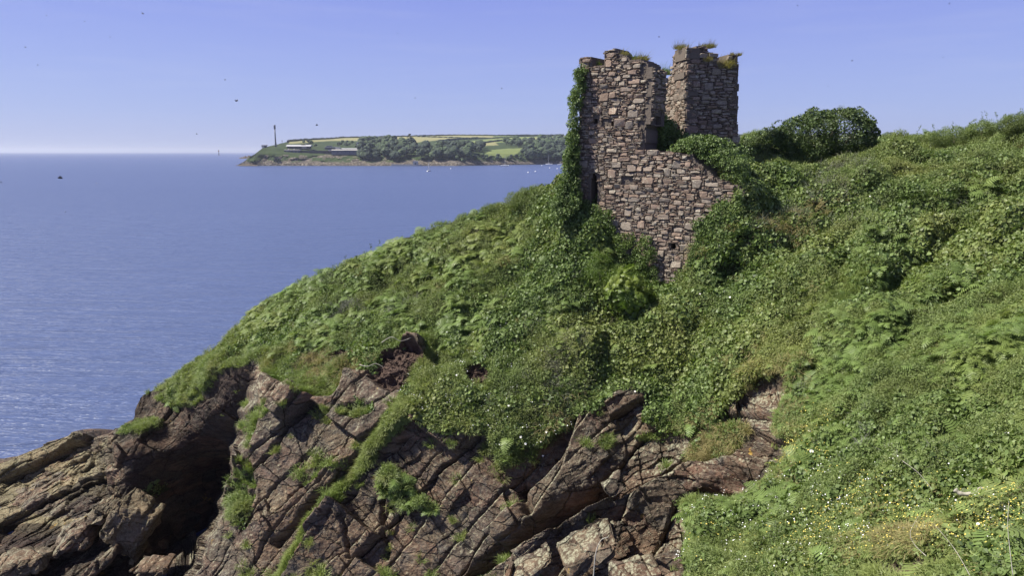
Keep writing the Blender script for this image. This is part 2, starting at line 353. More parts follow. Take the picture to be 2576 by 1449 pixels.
# ---- where rock is bare
ROCK = [(-300,1100),(-300,1700),(1738,1700),(1738,1429),(1742,1367),(1719,1302),(1773,1289),(1822,1285),(1896,1269),(1925,1244),(1945,1195),(1999,1166),(1987,1141),(1962,1067),
        (1978,1018),(1987,964),(1904,976),(1863,997),(1822,1050),(1801,1083),(1719,1100),(1657,1083),(1616,1071),(1633,1026),(1625,997),(1534,1009),(1493,1038),(1460,1046),
        (1427,1067),(1369,1108),(1308,1141),(1266,1175),(1225,1096),(1159,1083),(1097,1088),(1052,1055),(1000,1048),(1030,1005),(1035,930),(1090,880),(1085,850),(1030,852),(965,880),(940,930),(871,940),(862,956),(842,1009),
        (817,1001),(772,985),(747,976),(700,955),(673,948),(655,915),(600,930),(560,950),(520,1000),(440,1030),(415,985),(370,990),(340,1000),(300,1050)]
wn = np.stack([PX/40, PY/40, PX*0], -1)
wx = 16*fbm(wn, 1.0, 3, 5); wy = 16*fbm(wn+50, 1.0, 3, 9)
rock = poly_mask(PX+wx, PY+wy, ROCK) | (PX < 300)
def ell(cx, cy, rx, ry, ang=0):
    a = R(ang); dx = PX+wx*0.7-cx; dy = PY+wy*0.7-cy; u = (dx*math.cos(a)+dy*math.sin(a))/rx; v = (-dx*math.sin(a)+dy*math.cos(a))/ry
    return (u*u+v*v) < 1
bare = ell(1203,955,42,40) | ell(860,890,36,16,-15) | ell(1010,905,60,38,-20) | ell(2290,1440,190,22) | ell(610,905,24,12)
patches = ell(612,1250,26,85,16) | ell(905,1034,42,16) | ell(985,1225,30,40,-30) | ell(1045,1275,52,16,12) | ell(1800,1130,75,34,-25) | ell(1862,1090,38,18) | ell(350,1080,62,14,-18) | ell(430,995,34,26) | ell(405,1240,30,12,-15) | ell(1490,1020,28,26) | ell(1272,1150,24,26) | ell(480,1010,30,16,-20)| ell(640,1090,10,60,10)
ribd, _ = seg_dist(PX+wx*0.4, PY+wy*0.4, [(1030,1045),(960,1110),(890,1190),(830,1260),(778,1325)]); strip = ribd < np.interp(PY, [1045, 1120, 1325], [20, 13, 8])
ribd2, _ = seg_dist(PX+wx*0.4, PY+wy*0.4, [(775,1340),(740,1400),(700,1470)]); strip |= ribd2 < 8
earth = blur2((bare | ell(1010,930,75,60,-20) | ell(760,930,40,18)).astype(float), 3)
spk = (fbm(wn*1.6+7, 1, 3, 15) + 0.35*(fbm(wn*0.3+1, 1, 2, 17)) > 0.52) & (PY > 960) & (PX > 560) & (sstep(400, 470, PX) > 0)
ragged = fbm(wn*4+3, 1, 2, 16) > -0.22
bare = (rock | bare) & ~(patches & ragged) & ~strip
veg = ~bare
vegf = veg.astype(float)
def blur(a, n):
    for _ in range(n):
        a = a.copy(); a[1:-1] = (a[:-2]+a[1:-1]*2+a[2:])/4; a[:, 1:-1] = (a[:, :-2]+a[:, 1:-1]*2+a[:, 2:])/4
    return a
vegs = blur(vegf, 10); vegw = blur(vegf, 30)

# ---- relief of the plants' mass: lumps and hollows
lump = fbm(G0, 5.0, 2, 20)*0.7 + fbm(G0, 2.2, 3, 21)*0.8 + fbm(G0, 0.8, 2, 31)*0.28 + (0.22-np.abs(fbm(G0, 1.7, 2, 41)))*0.7
lump = lump + sstep(21, 12, D)*(0.16-np.abs(fbm(G0, 0.75, 2, 45)))*0.9
edge_t = np.where(PX < 1400, sstep(1.0, 0.93, tt[:, None]*np.ones_like(PX))*0.7+0.3, 1.0)
G = G0.copy()
lump = lump*(1+0.65*sstep(1750, 2050, PX))
lump = lump*(1-0.85*np.exp(-((PX-2060)/190)**2-((PY-390)/75)**2))
vd = vegs*lump*edge_t
vd = vd*np.clip(D/20, 0.5, 1.0)
nt_ = np.exp(-((PX-1640)/230)**2-((PY-610)/150)**2); vd = vd*(1-0.75*nt_)
G[..., 2] += vd*0.9; G[..., 1] -= vd*0.45
mound, _ = seg_dist(PX, PY, [(1480,900),(1640,840),(1800,790),(2050,740)]); mm = np.exp(-(mound/50)**2)
G[..., 2] += mm*0.9*vegs
# thick overhang of turf along the cliff top
# ---- bedded, jointed rock relief
rw = 1 - vegs
def beds(Pw, nb, nj, tb, tj, amp, s, warp=0.4):
    wv = np.stack([fbm(Pw, 3.5, 3, s+1), fbm(Pw, 3.5, 3, s+2), fbm(Pw, 3.5, 3, s+3)], -1)*warp
    q = Pw + wv
    a = (q*nb).sum(-1)/tb; i = np.floor(a); fa = a-i
    jj = (q*nj).sum(-1)/(tj*(0.6+0.8*hash1(i, s+7))) + hash1(i, s+8)*13; j = np.floor(jj); fj = jj-j
    o = (hash1(i, s+9)-0.5)*1.1 + (hash2(i, j, s+10)-0.5)*0.9
    groove = -0.35*np.exp(-(np.minimum(fa, 1-fa)*tb/0.05)**2)*min(1, tb)
    tilt = (fj-0.5)*(hash2(i, j, s+11)-0.5)*0.5 + (fa-0.5)*(hash2(i, j, s+12)-0.5)*0.6
    return (o+tilt+groove)*amp
def unit(v): v = np.array(v, float); return v/np.linalg.norm(v)
nb1, nj1 = unit((-0.74, -0.1, 0.66)), unit((0.55, 0.35, 0.76))
nb2, nj2 = unit((-0.45, 0.1, 0.88)), unit((0.8, 0.3, 0.35))
pat = sstep(-0.25, 0.35, fbm(G0, 3.0, 2, 99))
nj3 = unit((0.25, -0.55, 0.8))
main = beds(G0, nb1, nj1, 2.6, 3.9, 1.1, 100, 0.5) + beds(G0, nb1, nj3, 1.2, 2.6, 0.36, 115, 0.5) + (beds(G0, nb1, nj3, 0.5, 0.9, 0.24, 130, 0.6) + beds(G0, nj3, nj1, 0.26, 0.45, 0.13, 160, 0.6))*(0.12+0.55*pat)
lowl = beds(G0, nb2, nj2, 1.5, 4.5, 0.8, 200) + beds(G0, nb2, nj2, 0.55, 2.2, 0.42, 230, 0.5) + beds(G0, nb2, nj2, 0.2, 0.9, 0.12, 260, 0.5)
rr = beds(G0, unit((-0.62, 0.1, 0.78)), unit((0.7, -0.4, 0.6)), 1.2, 1.6, 0.5, 300, 0.7) + beds(G0, unit((-0.5, -0.2, 0.84)), unit((0.8, 0.2, 0.5)), 0.4, 0.8, 0.22, 330, 0.6) + beds(G0, nb2, nj2, 0.15, 0.4, 0.08, 360, 0.4)
sl = sstep(60, -60, PX - (gx-20)) * sstep(900, 1000, PY)*0 + wl
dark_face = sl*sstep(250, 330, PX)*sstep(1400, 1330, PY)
sr = sstep(1380, 1520, PX+ (PY-1200)*0.3)
rel = main*(1-sr) + rr*sr
rel = rel*(1-sl) + (lowl*(1-dark_face) + main*0.45*dark_face)*sl
rel = rel + fbm(G0, 1.1, 5, 77, 0.6)*0.22 + (np.abs(fbm(G0, 0.5, 3, 88)))*-0.10
out = np.array([-0.28, -0.72, 0.62])
rel = rel*(1-0.8*earth) + earth*(beds(G0, nb2, nj2, 0.22, 0.5, 0.16, 400, 0.9)-0.25+0.35*fbm(G0, 0.45, 4, 401, 0.7))
rel = rel*np.clip(D/26, 0.4, 1.3)
# explicit crevices and steps
def crev(pts, wpx, depth):
    d, s = seg_dist(PX+wx*0.5, PY+wy*0.5, pts); return -depth*np.exp(-(d/wpx)**2)
def step(pts, amp, fade):
    """ground on the right side of the walk stands out by amp, fading away from the line"""
    d, s = seg_dist(PX+wx*0.4, PY+wy*0.4, pts); return amp*sstep(-3, 5, s*d)*np.exp(-np.maximum(s*d, 0)/fade)
extra = crev([(965,1085),(900,1150),(830,1225),(740,1320),(690,1370)], 7, 0.8)
extra += crev([(1180,1449),(1290,1385),(1400,1310),(1520,1245)], 20, 1.7) + crev([(1560,1262),(1650,1215),(1790,1130)], 9, 1.1)
extra += crev([(1310,1230),(1330,1290)], 14, 0.8) + crev([(955,1180),(950,1300),(965,1400)], 5, 0.5) + crev([(875,1310),(880,1400)], 5, 0.5)
extra += crev([(690,1290),(780,1205),(850,1150)], 6, 0.4)
extra += step([(700,1470),(775,1335),(830,1262),(890,1192),(960,1112),(1030,1045)], 1.0, 130)
extra += step([(640,1320),(790,1210),(830,1165)], 0.55, 70)
extra += step([(620,1150),(700,1040),(770,985)], 0.5, 90)
extra += step([(1240,1449),(1310,1395),(1420,1340),(1480,1300),(1560,1262)], 1.3, 120)
extra += step([(1500,1290),(1600,1240),(1760,1150)], 0.7, 70)
extra += step([(1480,1470),(1580,1430),(1700,1400)], 1.1, 200)
extra += crev([(1820,1240),(1890,1225)], 26, 0.5)
rel = rel + extra*(1-sl)
jump = np.exp(-((gx-PX)/25)**2)*(PY > 930); rel = rel*(1-0.6*jump)
G += (rw*rel)[..., None]*out
# keep the shore platform above or at the water
G[..., 2] = np.where(sl > 0.5, np.maximum(G[..., 2], -0.6), G[..., 2])
# raise the gully floor over the bright water, added to keep it dark
gul = sl*sstep(400, 470, PX)*sstep(1330, 1400, PY)
G[..., 2] = np.where(gul > 0.3, np.maximum(G[..., 2], 0.25+0.3*fbm(G0, 1.5, 2, 5)), G[..., 2])

# ---- the land beyond the crest
back = []
last = G[-1]
for k in range(1, 26):
    dist_ = 0.5*k + 0.09*k*k
    slope = np.interp(pxs, [-240, 300, 700, 1400, 1800, 2100, 2760], [0.25, 0.5, 0.7, 0.55, 0.25, 0.16, 0.12])
    q = last.copy(); q[:, 1] += dist_*1.2; q[:, 0] += dist_*np.interp(pxs, [-240, 1400, 1500, 2760], [-0.1, -0.1, 0.3, 0.4])
    q[:, 2] -= slope*dist_*(0.5+0.5*min(1, k/6)) ; q[:, 2] = np.maximum(q[:, 2], -2 - 0.05*k)
    back.append(q)
back = np.array(back)
FULL = np.concatenate([G, back], 0); nrow = FULL.shape[0]
zone = np.zeros((nrow, NC, 4)); zone[:NR, :, 3] = earth
zone[:NR, :, 0] = blur(vegf, 2); zone[NR:, :, 0] = np.where(pxs > 345, 1, 0)
gold = sstep(330, 240, PX)*sstep(0.25, 0.6, blur((fbm(np.stack([PX/120, PY/60, PX*0], -1), 1, 3, 3) > -0.22).astype(float)*sstep(1390, 1290, PY), 3))
zone[:NR, :, 1] = gold*0.62
tar = dark_face*np.clip(0.65+0.5*fbm(G0, 2.0, 3, 12), 0, 1) + sl*sstep(1300, 1360, PY)*(fbm(G0, 2.5, 3, 14) > 0.0)*0.85 + ell(215,1255,60,45,-30)*0.9 + ell(60,1345,110,28,0)*0.9  # block face darkened as painted shade, with black lichen patches lower down
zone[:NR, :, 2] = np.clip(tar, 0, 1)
idx = np.arange(nrow*NC).reshape(nrow, NC)
F = np.stack([idx[:-1, :-1], idx[:-1, 1:], idx[1:, 1:], idx[1:, :-1]], -1).reshape(-1, 4)
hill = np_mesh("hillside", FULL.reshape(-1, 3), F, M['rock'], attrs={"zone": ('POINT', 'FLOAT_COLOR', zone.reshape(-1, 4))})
tag(hill, kind='structure')

# ================================================================ plant clumps
def leaf_verts(size, kind):
    s = size
    if kind == 'ivy':      # three-lobed, folded on the midrib
        return [(0, -0.45*s, 0), (0.5*s, -0.15*s, 0.10*s), (0.33*s, 0.22*s, 0.08*s), (0, 0.6*s, 0), (-0.33*s, 0.22*s, 0.08*s), (-0.5*s, -0.15*s, 0.10*s)], [(0, 1, 2, 3), (0, 3, 4, 5)]
    return [(0, -0.5*s, 0), (0.3*s, 0, 0.07*s), (0, 0.5*s, 0), (-0.3*s, 0, 0.07*s)], [(0, 1, 2), (0, 2, 3)]
def rot_to(n, spin):
    return Vector(n).normalized().to_track_quat('Z', 'Y').to_matrix() @ Matrix.Rotation(spin, 3, 'Z')
def clump(name, mat, kind, count, rad, hgt, size, up=0.6, twigs=0, seed=1, twig_mat=None):
    rd = random.Random(seed); V = []; Fc = []; sh = []
    for _ in range(count):
        a = rd.uniform(0, 2*math.pi); rr_ = rad*math.sqrt(rd.random()); zz = hgt*(rd.random()**0.6)*math.sqrt(max(0, 1-(rr_/rad)**2*0.8))
        c = Vector((rr_*math.cos(a), rr_*math.sin(a), zz))
        nrm = Vector((rd.gauss(0, 1)*(1-up)+c.x/rad*0.5, rd.gauss(0, 1)*(1-up)+c.y/rad*0.5, up+rd.random()*0.4))
        m3 = rot_to(nrm, rd.uniform(0, 6.28)); s_ = size*rd.uniform(0.6, 1.3); lv, lf = leaf_verts(s_, kind); b0 = len(V)
        for v in lv: V.append(c + m3 @ Vector(v)); 
        shade = rd.random(); sh += [shade]*len(lv)
        Fc += [tuple(b0+i for i in f) for f in lf]
    for _ in range(twigs):
        a = rd.uniform(0, 6.28); t_ = Vector((math.cos(a)*rad*1.1, math.sin(a)*rad*1.1, hgt*rd.uniform(0.7, 1.6))); w_ = 0.006
        b0 = len(V); s0 = Vector((0, 0, 0)); V += [s0+Vector((w_, 0, 0)), s0-Vector((w_, 0, 0)), t_*0.55+Vector((0, 0, 0.08))+Vector((w_*.8, 0, 0)), t_*0.55+Vector((0, 0, 0.08))-Vector((w_*.8, 0, 0)), t_]
        sh += [0.9]*5; Fc += [(b0, b0+1, b0+3, b0+2), (b0+2, b0+3, b0+4)]
    o = mesh_obj(name, V, Fc, mat, link=False); at = o.data.attributes.new("shade", 'FLOAT', 'POINT'); at.data.foreach_set("value", sh); return o
def frond_clump(name, mat, nf, L, seed):
    rd = random.Random(seed); V = []; Fc = []; sh = []
    for _ in range(nf):
        a = rd.uniform(0, 6.28); ln = L*rd.uniform(0.7, 1.15); rise = rd.uniform(0.45, 0.9); dx, dy = math.cos(a), math.sin(a); shade = rd.random()
        n = 11; pts = [Vector((dx*ln*u*0.8, dy*ln*u*0.8, ln*(rise*u - 0.62*u*u))) for u in [i/n for i in range(n+1)]]
        side = Vector((-dy, dx, 0))
        for i in range(2, n):
            u = i/n; wd = ln*0.34*(1-u)**0.8*(0.5+0.9*min(1, u*3)); p = pts[i]; fw = (pts[i+1]-p if i < n else p-pts[i-1])
            for sg in (-1, 1):
                tip = p + side*sg*wd + fw*0.9 + Vector((0, 0, -0.12*wd+rd.uniform(-.02, .02)))
                b0 = len(V); V += [p-fw*0.36, p+fw*0.36, p.lerp(tip, 0.6)+fw*0.40, tip, p.lerp(tip, 0.6)-fw*0.34]; sh += [shade*0.8+rd.random()*0.2]*5
                Fc.append((b0, b0+4, b0+3, b0+2, b0+1) if sg > 0 else (b0, b0+1, b0+2, b0+3, b0+4))
        b0 = len(V); V += [pts[0]+side*.006, pts[0]-side*.006, pts[6]+side*.005, pts[6]-side*.005]; sh += [0.9]*4; Fc.append((b0, b0+1, b0+3, b0+2))
    o = mesh_obj(name, V, Fc, mat, link=False); at = o.data.attributes.new("shade", 'FLOAT', 'POINT'); at.data.foreach_set("value", sh); return o
def grass_clump(name, mat, nb, L, rad, seed, w_=0.006, lean=0.5, drop=0.35):
    rd = random.Random(seed); V = []; Fc = []; sh = []
    for _ in range(nb):
        a = rd.uniform(0, 6.28); r0 = rad*math.sqrt(rd.random()); b = Vector((math.cos(a)*r0, math.sin(a)*r0, 0)); a2 = a+rd.gauss(0, 0.8); ln = L*rd.uniform(0.5, 1.1)
        d = Vector((math.cos(a2), math.sin(a2), 0)); s_ = Vector((-d.y, d.x, 0))*w_; le = lean*rd.uniform(0.3, 1.2)
        p1 = b + d*le*ln*0.4 + Vector((0, 0, ln*0.55)); p2 = b + d*le*ln + Vector((0, 0, ln*(1-drop*le)))
        b0 = len(V); V += [b+s_, b-s_, p1+s_, p1-s_, p2]; sh += [rd.random()]*5; Fc += [(b0, b0+1, b0+3, b0+2), (b0+2, b0+3, b0+4)]
    o = mesh_obj(name, V, Fc, mat, link=False); at = o.data.attributes.new("shade", 'FLOAT', 'POINT'); at.data.foreach_set("value", sh); return o
def flower_clump(name, mat, n, rad, hgt, size, seed):
    rd = random.Random(seed); V = []; Fc = []
    for _ in range(n):
        c = Vector((rd.uniform(-rad, rad), rd.uniform(-rad, rad), hgt*rd.uniform(0.6, 1))); m3 = rot_to((rd.gauss(0, .4), rd.gauss(-0.3, .4), 1), rd.random()*6); b0 = len(V); s_ = size*rd.uniform(.6, 1.2)
        V += [c + m3 @ Vector((math.cos(k*math.pi/3)*s_/2, math.sin(k*math.pi/3)*s_/2, 0)) for k in range(6)]; Fc.append(tuple(b0+k for k in range(6)))
    return mesh_obj(name, V, Fc, mat, link=False)

PROTO = {
 'ivy': [clump("ivy_sprig", M['ivy'], 'ivy', 36, 0.30, 0.22, 0.098, 0.34, seed=s) for s in (1, 2, 3)],
 'bramble': [clump("bramble_sprig", M['bramble'], 'leaf', 84, 0.27, 0.26, 0.054, 0.42, twigs=2, seed=s) for s in (4, 5, 6)],
 'bracken': [frond_clump("bracken_sprig", M['bracken'], 5, 0.62, s) for s in (7, 8, 9)],
 'grass': [grass_clump("grass_sprig", M['grass'], 60, 0.34, 0.16, s, 0.006, 0.8, 0.5) for s in (10, 11)],
 'dry': [grass_clump("dry_grass_sprig", M['dry'], 60, 0.36, 0.15, s, 0.005, 0.9, 0.55) for s in (12, 13)],
 'heath': [clump("heath_sprig", M['heath'], 'leaf', 60, 0.24, 0.24, 0.04, 0.4, twigs=7, seed=s) for s in (14, 15)],
 'lime': [clump("lime_sprig", M['lime'], 'leaf', 60, 0.25, 0.24, 0.06, 0.42, twigs=1, seed=s) for s in (16, 17)],
 'yellow': [flower_clump("yellow_flower_sprig", M['yellow_petal'], 8, 0.25, 0.30, 0.030, s) for s in (18, 19)],
 'white': [flower_clump("white_flower_sprig", M['white_petal'], 6, 0.3, 0.28, 0.026, s) for s in (20, 21)],
}
def scatter_obj(name, pts, nrm, scl, protos, tint=None, seed=0, parent=None):
    """points carrying turned and scaled copies of the sprigs"""
    r_ = np.random.default_rng(seed); n = len(pts)
    me = bpy.data.meshes.new(name); me.vertices.add(n); me.vertices.foreach_set("co", np.asarray(pts, np.float32).ravel())
    nz = nrm/np.linalg.norm(nrm, axis=1, keepdims=True)
    # euler aligning Z with normal: spin about Z, then tilt
    th = np.arccos(np.clip(nz[:, 2], -1, 1)); ph = np.arctan2(nz[:, 1], nz[:, 0]); spin = r_.uniform(0, 6.283, n)
    # R = Rz(ph) Ry(th) Rz(spin)
    cz, sz_ = np.cos(ph), np.sin(ph); cy, sy = np.cos(th), np.sin(th); cs, ss = np.cos(spin), np.sin(spin)
    r00 = cz*cy*cs - sz_*ss; r10 = sz_*cy*cs + cz*ss; r20 = -sy*cs; r21 = sy*ss; r22 = cy
    ey = np.arcsin(np.clip(-r20, -1, 1)); ex = np.arctan2(r21, r22); ez = np.arctan2(r10, r00)
    for an, ty, arr in (("rot", 'FLOAT_VECTOR', np.stack([ex, ey, ez], -1)), ("scl", 'FLOAT', scl), ("tint", 'FLOAT', np.zeros(n) if tint is None else tint)):
        a = me.attributes.new(an, ty, 'POINT'); a.data.foreach_set("vector" if ty == 'FLOAT_VECTOR' else "value", np.asarray(arr, np.float32).ravel())
    o = bpy.data.objects.new(name, me); COL.objects.link(o)
    if parent: o.parent = parent
    ng = bpy.data.node_groups.new(name, 'GeometryNodeTree')
    ng.interface.new_socket("Geometry", in_out='INPUT', socket_type='NodeSocketGeometry'); ng.interface.new_socket("Geometry", in_out='OUTPUT', socket_type='NodeSocketGeometry')
    gi = ng.nodes.new("NodeGroupInput"); go = ng.nodes.new("NodeGroupOutput")
    iop = ng.nodes.new("GeometryNodeInstanceOnPoints"); iop.inputs["Pick Instance"].default_value = True
    jn = ng.nodes.new("GeometryNodeJoinGeometry")
    for pr in protos:
        oi = ng.nodes.new("GeometryNodeObjectInfo"); oi.inputs["Object"].default_value = pr; oi.inputs["As Instance"].default_value = True
        ng.links.new(oi.outputs["Geometry"], jn.inputs[0])
    ra = ng.nodes.new("GeometryNodeInputNamedAttribute"); ra.data_type = 'FLOAT_VECTOR'; ra.inputs["Name"].default_value = "rot"
    sa = ng.nodes.new("GeometryNodeInputNamedAttribute"); sa.data_type = 'FLOAT'; sa.inputs["Name"].default_value = "scl"
    rv = ng.nodes.new("FunctionNodeRandomValue"); rv.data_type = 'INT'; rv.inputs["Min"].default_value = 0
    [s for s in rv.inputs if s.name == "Max" and s.type == 'INT'][0].default_value = len(protos)-1
    [s for s in rv.inputs if s.name == "Min" and s.type == 'INT'][0].default_value = 0
    e2r = ng.nodes.new("FunctionNodeEulerToRotation")
    ng.links.new(gi.outputs[0], iop.inputs["Points"]); ng.links.new(jn.outputs[0], iop.inputs["Instance"])
    ng.links.new(ra.outputs["Attribute"], e2r.inputs[0]); ng.links.new(e2r.outputs[0], iop.inputs["Rotation"])
    ng.links.new(sa.outputs["Attribute"], iop.inputs["Scale"])
    ng.links.new([s for s in rv.outputs if s.type == 'INT'][0], iop.inputs["Instance Index"])
    ng.links.new(iop.outputs[0], go.inputs[0])
    md = o.modifiers.new("scatter", 'NODES'); md.node_group = ng
    return o

# ---- ground normals and sampling weights
def grid_normals(A):
    du = np.zeros_like(A); dv = np.zeros_like(A)
    du[:, 1:-1] = A[:, 2:]-A[:, :-2]; du[:, 0] = A[:, 1]-A[:, 0]; du[:, -1] = A[:, -1]-A[:, -2]
    dv[1:-1] = A[2:]-A[:-2]; dv[0] = A[1]-A[0]; dv[-1] = A[-1]-A[-2]
    n = np.cross(du, dv); L = np.linalg.norm(n, axis=-1, keepdims=True); return n/np.maximum(L, 1e-9), L[..., 0]/4
Gs = np.stack([blur(G[..., k], 8) for k in range(3)], -1)
NRM, _ = grid_normals(Gs); _, AREA = grid_normals(G)
NRM[NRM[..., 2] < 0] *= -1
camd2 = ((G - np.array([0, 0, CAMH]))**2).sum(-1)
EXT = np.maximum(vegf*(1+1.5*strip), spk*0.45*(PX < 2000)) * AREA / camd2                       # per-cell weight: angular extent of the plants' ground
EXT[:, (pxs < -200)] *= 0.3; EXT *= (PY < 1540)
# plant communities as overlapping patches: (cx, cy, rx, ry, kind, weight)
PATCH = [(1430,600,70,170,'ivy',5),(1500,700,160,100,'ivy',4),(1560,600,100,60,'ivy',5),(1700,640,160,120,'ivy',3),(1900,640,230,110,'ivy',3),(1900,450,120,80,'ivy',4),(2300,600,360,110,'ivy',2.4),(2150,690,260,60,'ivy',1.5),
 (1690,950,190,110,'ivy',4.5),(1720,1020,120,70,'ivy',6),(1770,365,100,40,'ivy',5),(2350,430,160,30,'ivy',1.5),(1190,790,60,90,'ivy',2.5),(900,880,60,60,'ivy',2),(1300,940,140,120,'ivy',1.3),(730,850,50,40,'ivy',1.5),(2000,760,200,40,'ivy',1.2),(2200,1000,500,100,'ivy',1.0),(2480,1300,160,140,'ivy',2.0),(2000,1400,300,120,'ivy',1.0),
 (1000,680,420,150,'bramble',1.6),(2300,380,420,110,'bramble',3.5),(2100,500,150,40,'bramble',2),(2150,860,400,120,'bramble',2.0),(2200,1100,420,260,'bramble',1.8),(1350,520,120,60,'bramble',2.5),(1800,1400,200,120,'bramble',1.5),(1600,800,300,60,'bramble',1.2),
 (1000,650,330,100,'bracken',1.7),(1380,780,130,70,'bracken',1.5),(2380,980,200,180,'bracken',3.5),(2250,880,160,80,'bracken',2.0),(2050,1280,200,90,'bracken',1.0),(1250,820,120,60,'bracken',1.2),(750,790,120,50,'bracken',1.5),(2500,1250,120,120,'bracken',0.8),
 (560,930,160,60,'grass',3.5),(800,960,90,70,'grass',3),(1180,1020,160,70,'ivy',2.2),(1330,1090,130,60,'ivy',1.6),(1200,1040,160,50,'heath',1.2),(1120,930,80,120,'bramble',1.6),(880,1180,200,150,'grass',2.5),(1120,1010,110,80,'bramble',2.2),(1150,1040,120,50,'ivy',2.0),(612,1250,60,110,'grass',5),(1500,830,200,50,'grass',1.0),(1500,1020,60,50,'grass',2),(2200,1400,500,120,'bramble',1.4),(2350,1150,300,150,'ivy',1.2),(1290,870,120,60,'grass',.5),(460,1000,120,60,'grass',4),(1550,1060,120,50,'grass',1),
 (1830,1120,110,60,'dry',6),(1900,960,60,40,'dry',4),(1420,1020,60,50,'dry',1.5),(2260,1390,110,50,'dry',0.9),(820,930,60,60,'dry',1.0),(1740,580,40,60,'dry',2.0),(1460,480,30,60,'dry',0.5),(1830,540,60,30,'dry',1.0),(1980,560,80,60,'dry',.6),
 (1420,900,110,110,'heath',1.1),(1400,930,120,100,'bramble',2.0),(2150,1150,160,70,'heath',1.0),(940,760,120,60,'heath',.8),(1900,560,80,60,'heath',1),(2050,520,120,60,'heath',1.2),(1350,850,70,60,'heath',1),
 (1510,670,40,34,'lime',0.0),(1580,715,45,50,'lime',0.0),(2300,705,80,14,'lime',3),(1250,890,40,30,'lime',2.5),(2150,800,90,50,'lime',.4)]
KINDS = ['ivy', 'bramble', 'bracken', 'grass', 'dry', 'heath', 'lime']
Wk = {k: np.full(PX.shape, {'ivy': .35, 'bramble': .55, 'bracken': .15, 'grass': .25, 'dry': .05, 'heath': .08, 'lime': .02}[k]) for k in KINDS}
jx = PX + 50*fbm(wn*0.6+9, 1, 3, 61); jy = PY + 35*fbm(wn*0.6+19, 1, 3, 62)
for cx, cy, rx, ry, k, wt in PATCH:
    Wk[k] += wt*1.6*np.exp(-((jx-cx)/rx)**2-((jy-cy)/ry)**2)
fringe = np.clip((1-vegw)*2.2, 0, 1)*(sl < .5)
Wk['grass'] += fringe*0.9 + 8*(spk & bare) + 30*strip
for kk, k in enumerate(KINDS):      # plants grow in patches
    Wk[k] = (Wk[k]*np.exp(1.8*fbm(G0, 2.3, 3, 500+kk*10)/0.5))**1.6
tot = sum(Wk.values())
ext_sum = EXT.sum()
NTOT = 60000
SIZE = {'ivy': 1.0, 'bramble': 1.0, 'bracken': 1.0, 'grass': 0.95, 'dry': 1.0, 'heath': 1.0, 'lime': 1.0}
DENS = {'ivy': 1.0, 'bramble': 1.0, 'bracken': 0.7, 'grass': 1.6, 'dry': 1.6, 'heath': 1.0, 'lime': 1.0}
WHERE = {'ivy': ("ivy", "dark glossy ivy carpeting the slope below and beside the ruined tower", "ivy"),
 'bramble': ("brambles", "low tangled mid green brambles and scrub over the headland slope", "brambles"),
 'bracken': ("bracken", "bright green bracken fronds on the hillside", "bracken"),
 'grass': ("grass", "long green grass along the cliff edge and ledges", "grass"),
 'dry': ("dry_grass", "straw coloured dry grass tufts on the cliff edge", "dry grass"),
 'heath': ("heath_scrub", "grey green twiggy scrub on the slope", "scrub"),
 'lime': ("young_scrub", "pale lime green young leaves among the scrub", "scrub")}
def sample_cells(wt, n, r_):
    p = wt.ravel(); cdf = np.cumsum(p); c = np.searchsorted(cdf, r_.random(n)*cdf[-1]); i, j = np.unravel_index(np.minimum(c, p.size-1), wt.shape)
    i2 = np.clip(i+1, 0, NR-1); j2 = np.clip(j+1, 0, NC-1); a, b = r_.random((n, 1)), r_.random((n, 1))
    return G[i, j]*(1-a)*(1-b)+G[i2, j]*a*(1-b)+G[i, j2]*(1-a)*b+G[i2, j2]*a*b, i, j
UPV = np.array([0, 0, 1.0])
for kk, k in enumerate(KINDS):
    r_ = np.random.default_rng(900+kk); wt = EXT*Wk[k]/tot; n = int(NTOT*wt.sum()/ext_sum*DENS[k])
    pts, i, j = sample_cells(wt, n, r_)
    dist = np.sqrt(camd2[i, j])
    nr = NRM[i, j]*(0.75 if k == 'ivy' else 0.45) + UPV*(0.25 if k == 'ivy' else 0.55) + r_.normal(0, 0.16, (n, 3))
    sc = SIZE[k]*np.clip(dist/27.0, 0.68, 1.15)*r_.uniform(0.7, 1.25, n)
    if k in ('bracken',): sc *= 1.05
    pts = pts + nr*(r_.random((n, 1))*0.08 - 0.04)
    tint = np.clip(r_.normal(0.0, 0.08, n)+0.55*fbm(pts, 3.0, 3, 950), 0, 0.55)
    o = scatter_obj(WHERE[k][0], pts, nr, sc, PROTO[k], tint, 40+kk); tag(o, WHERE[k][1], WHERE[k][2], kind='stuff')
# tiny flowers
for nm, key, pt, n, lab in (("yellow_flowers", 'yellow', [(2180,1370,240,60),(2480,1390,140,80),(2480,1400,80,50),(2260,1270,110,40),(2020,1150,50,50),(2500,1380,120,90)], 380, "tiny yellow flowers thick in the scrub at the foot of the slope"),
                            ("white_flowers", 'white', [(1300,1060,130,70),(1150,960,90,120),(2250,1330,400,120),(1080,1010,60,60),(1230,870,120,60)], 330, "tiny white flowers sprinkled over the cliff top turf")):
    r_ = np.random.default_rng(77+n); wt = np.zeros(PX.shape)
    for cx, cy, rx, ry in pt: wt += np.exp(-((jx-cx)/rx)**2-((jy-cy)/ry)**2)
    pts, i, j = sample_cells(EXT*wt, n, r_); nr = NRM[i, j]*0.5+UPV*0.5
    o = scatter_obj(nm, pts + nr*0.05, nr, np.clip(np.sqrt(camd2[i, j])/18, 0.6, 1.3)*r_.uniform(.7, 1.2, n), PROTO[key], None, 5)
    tag(o, lab, "flowers", kind='stuff')

def ground_at(px, py):
    """nearest ground vertex seen at that spot"""
    j = int(np.argmin(abs(pxs-px))); i = int(np.argmin(abs(PY[:, j]-py))); return Vector(G[i, j]), Vector(NRM[i, j])

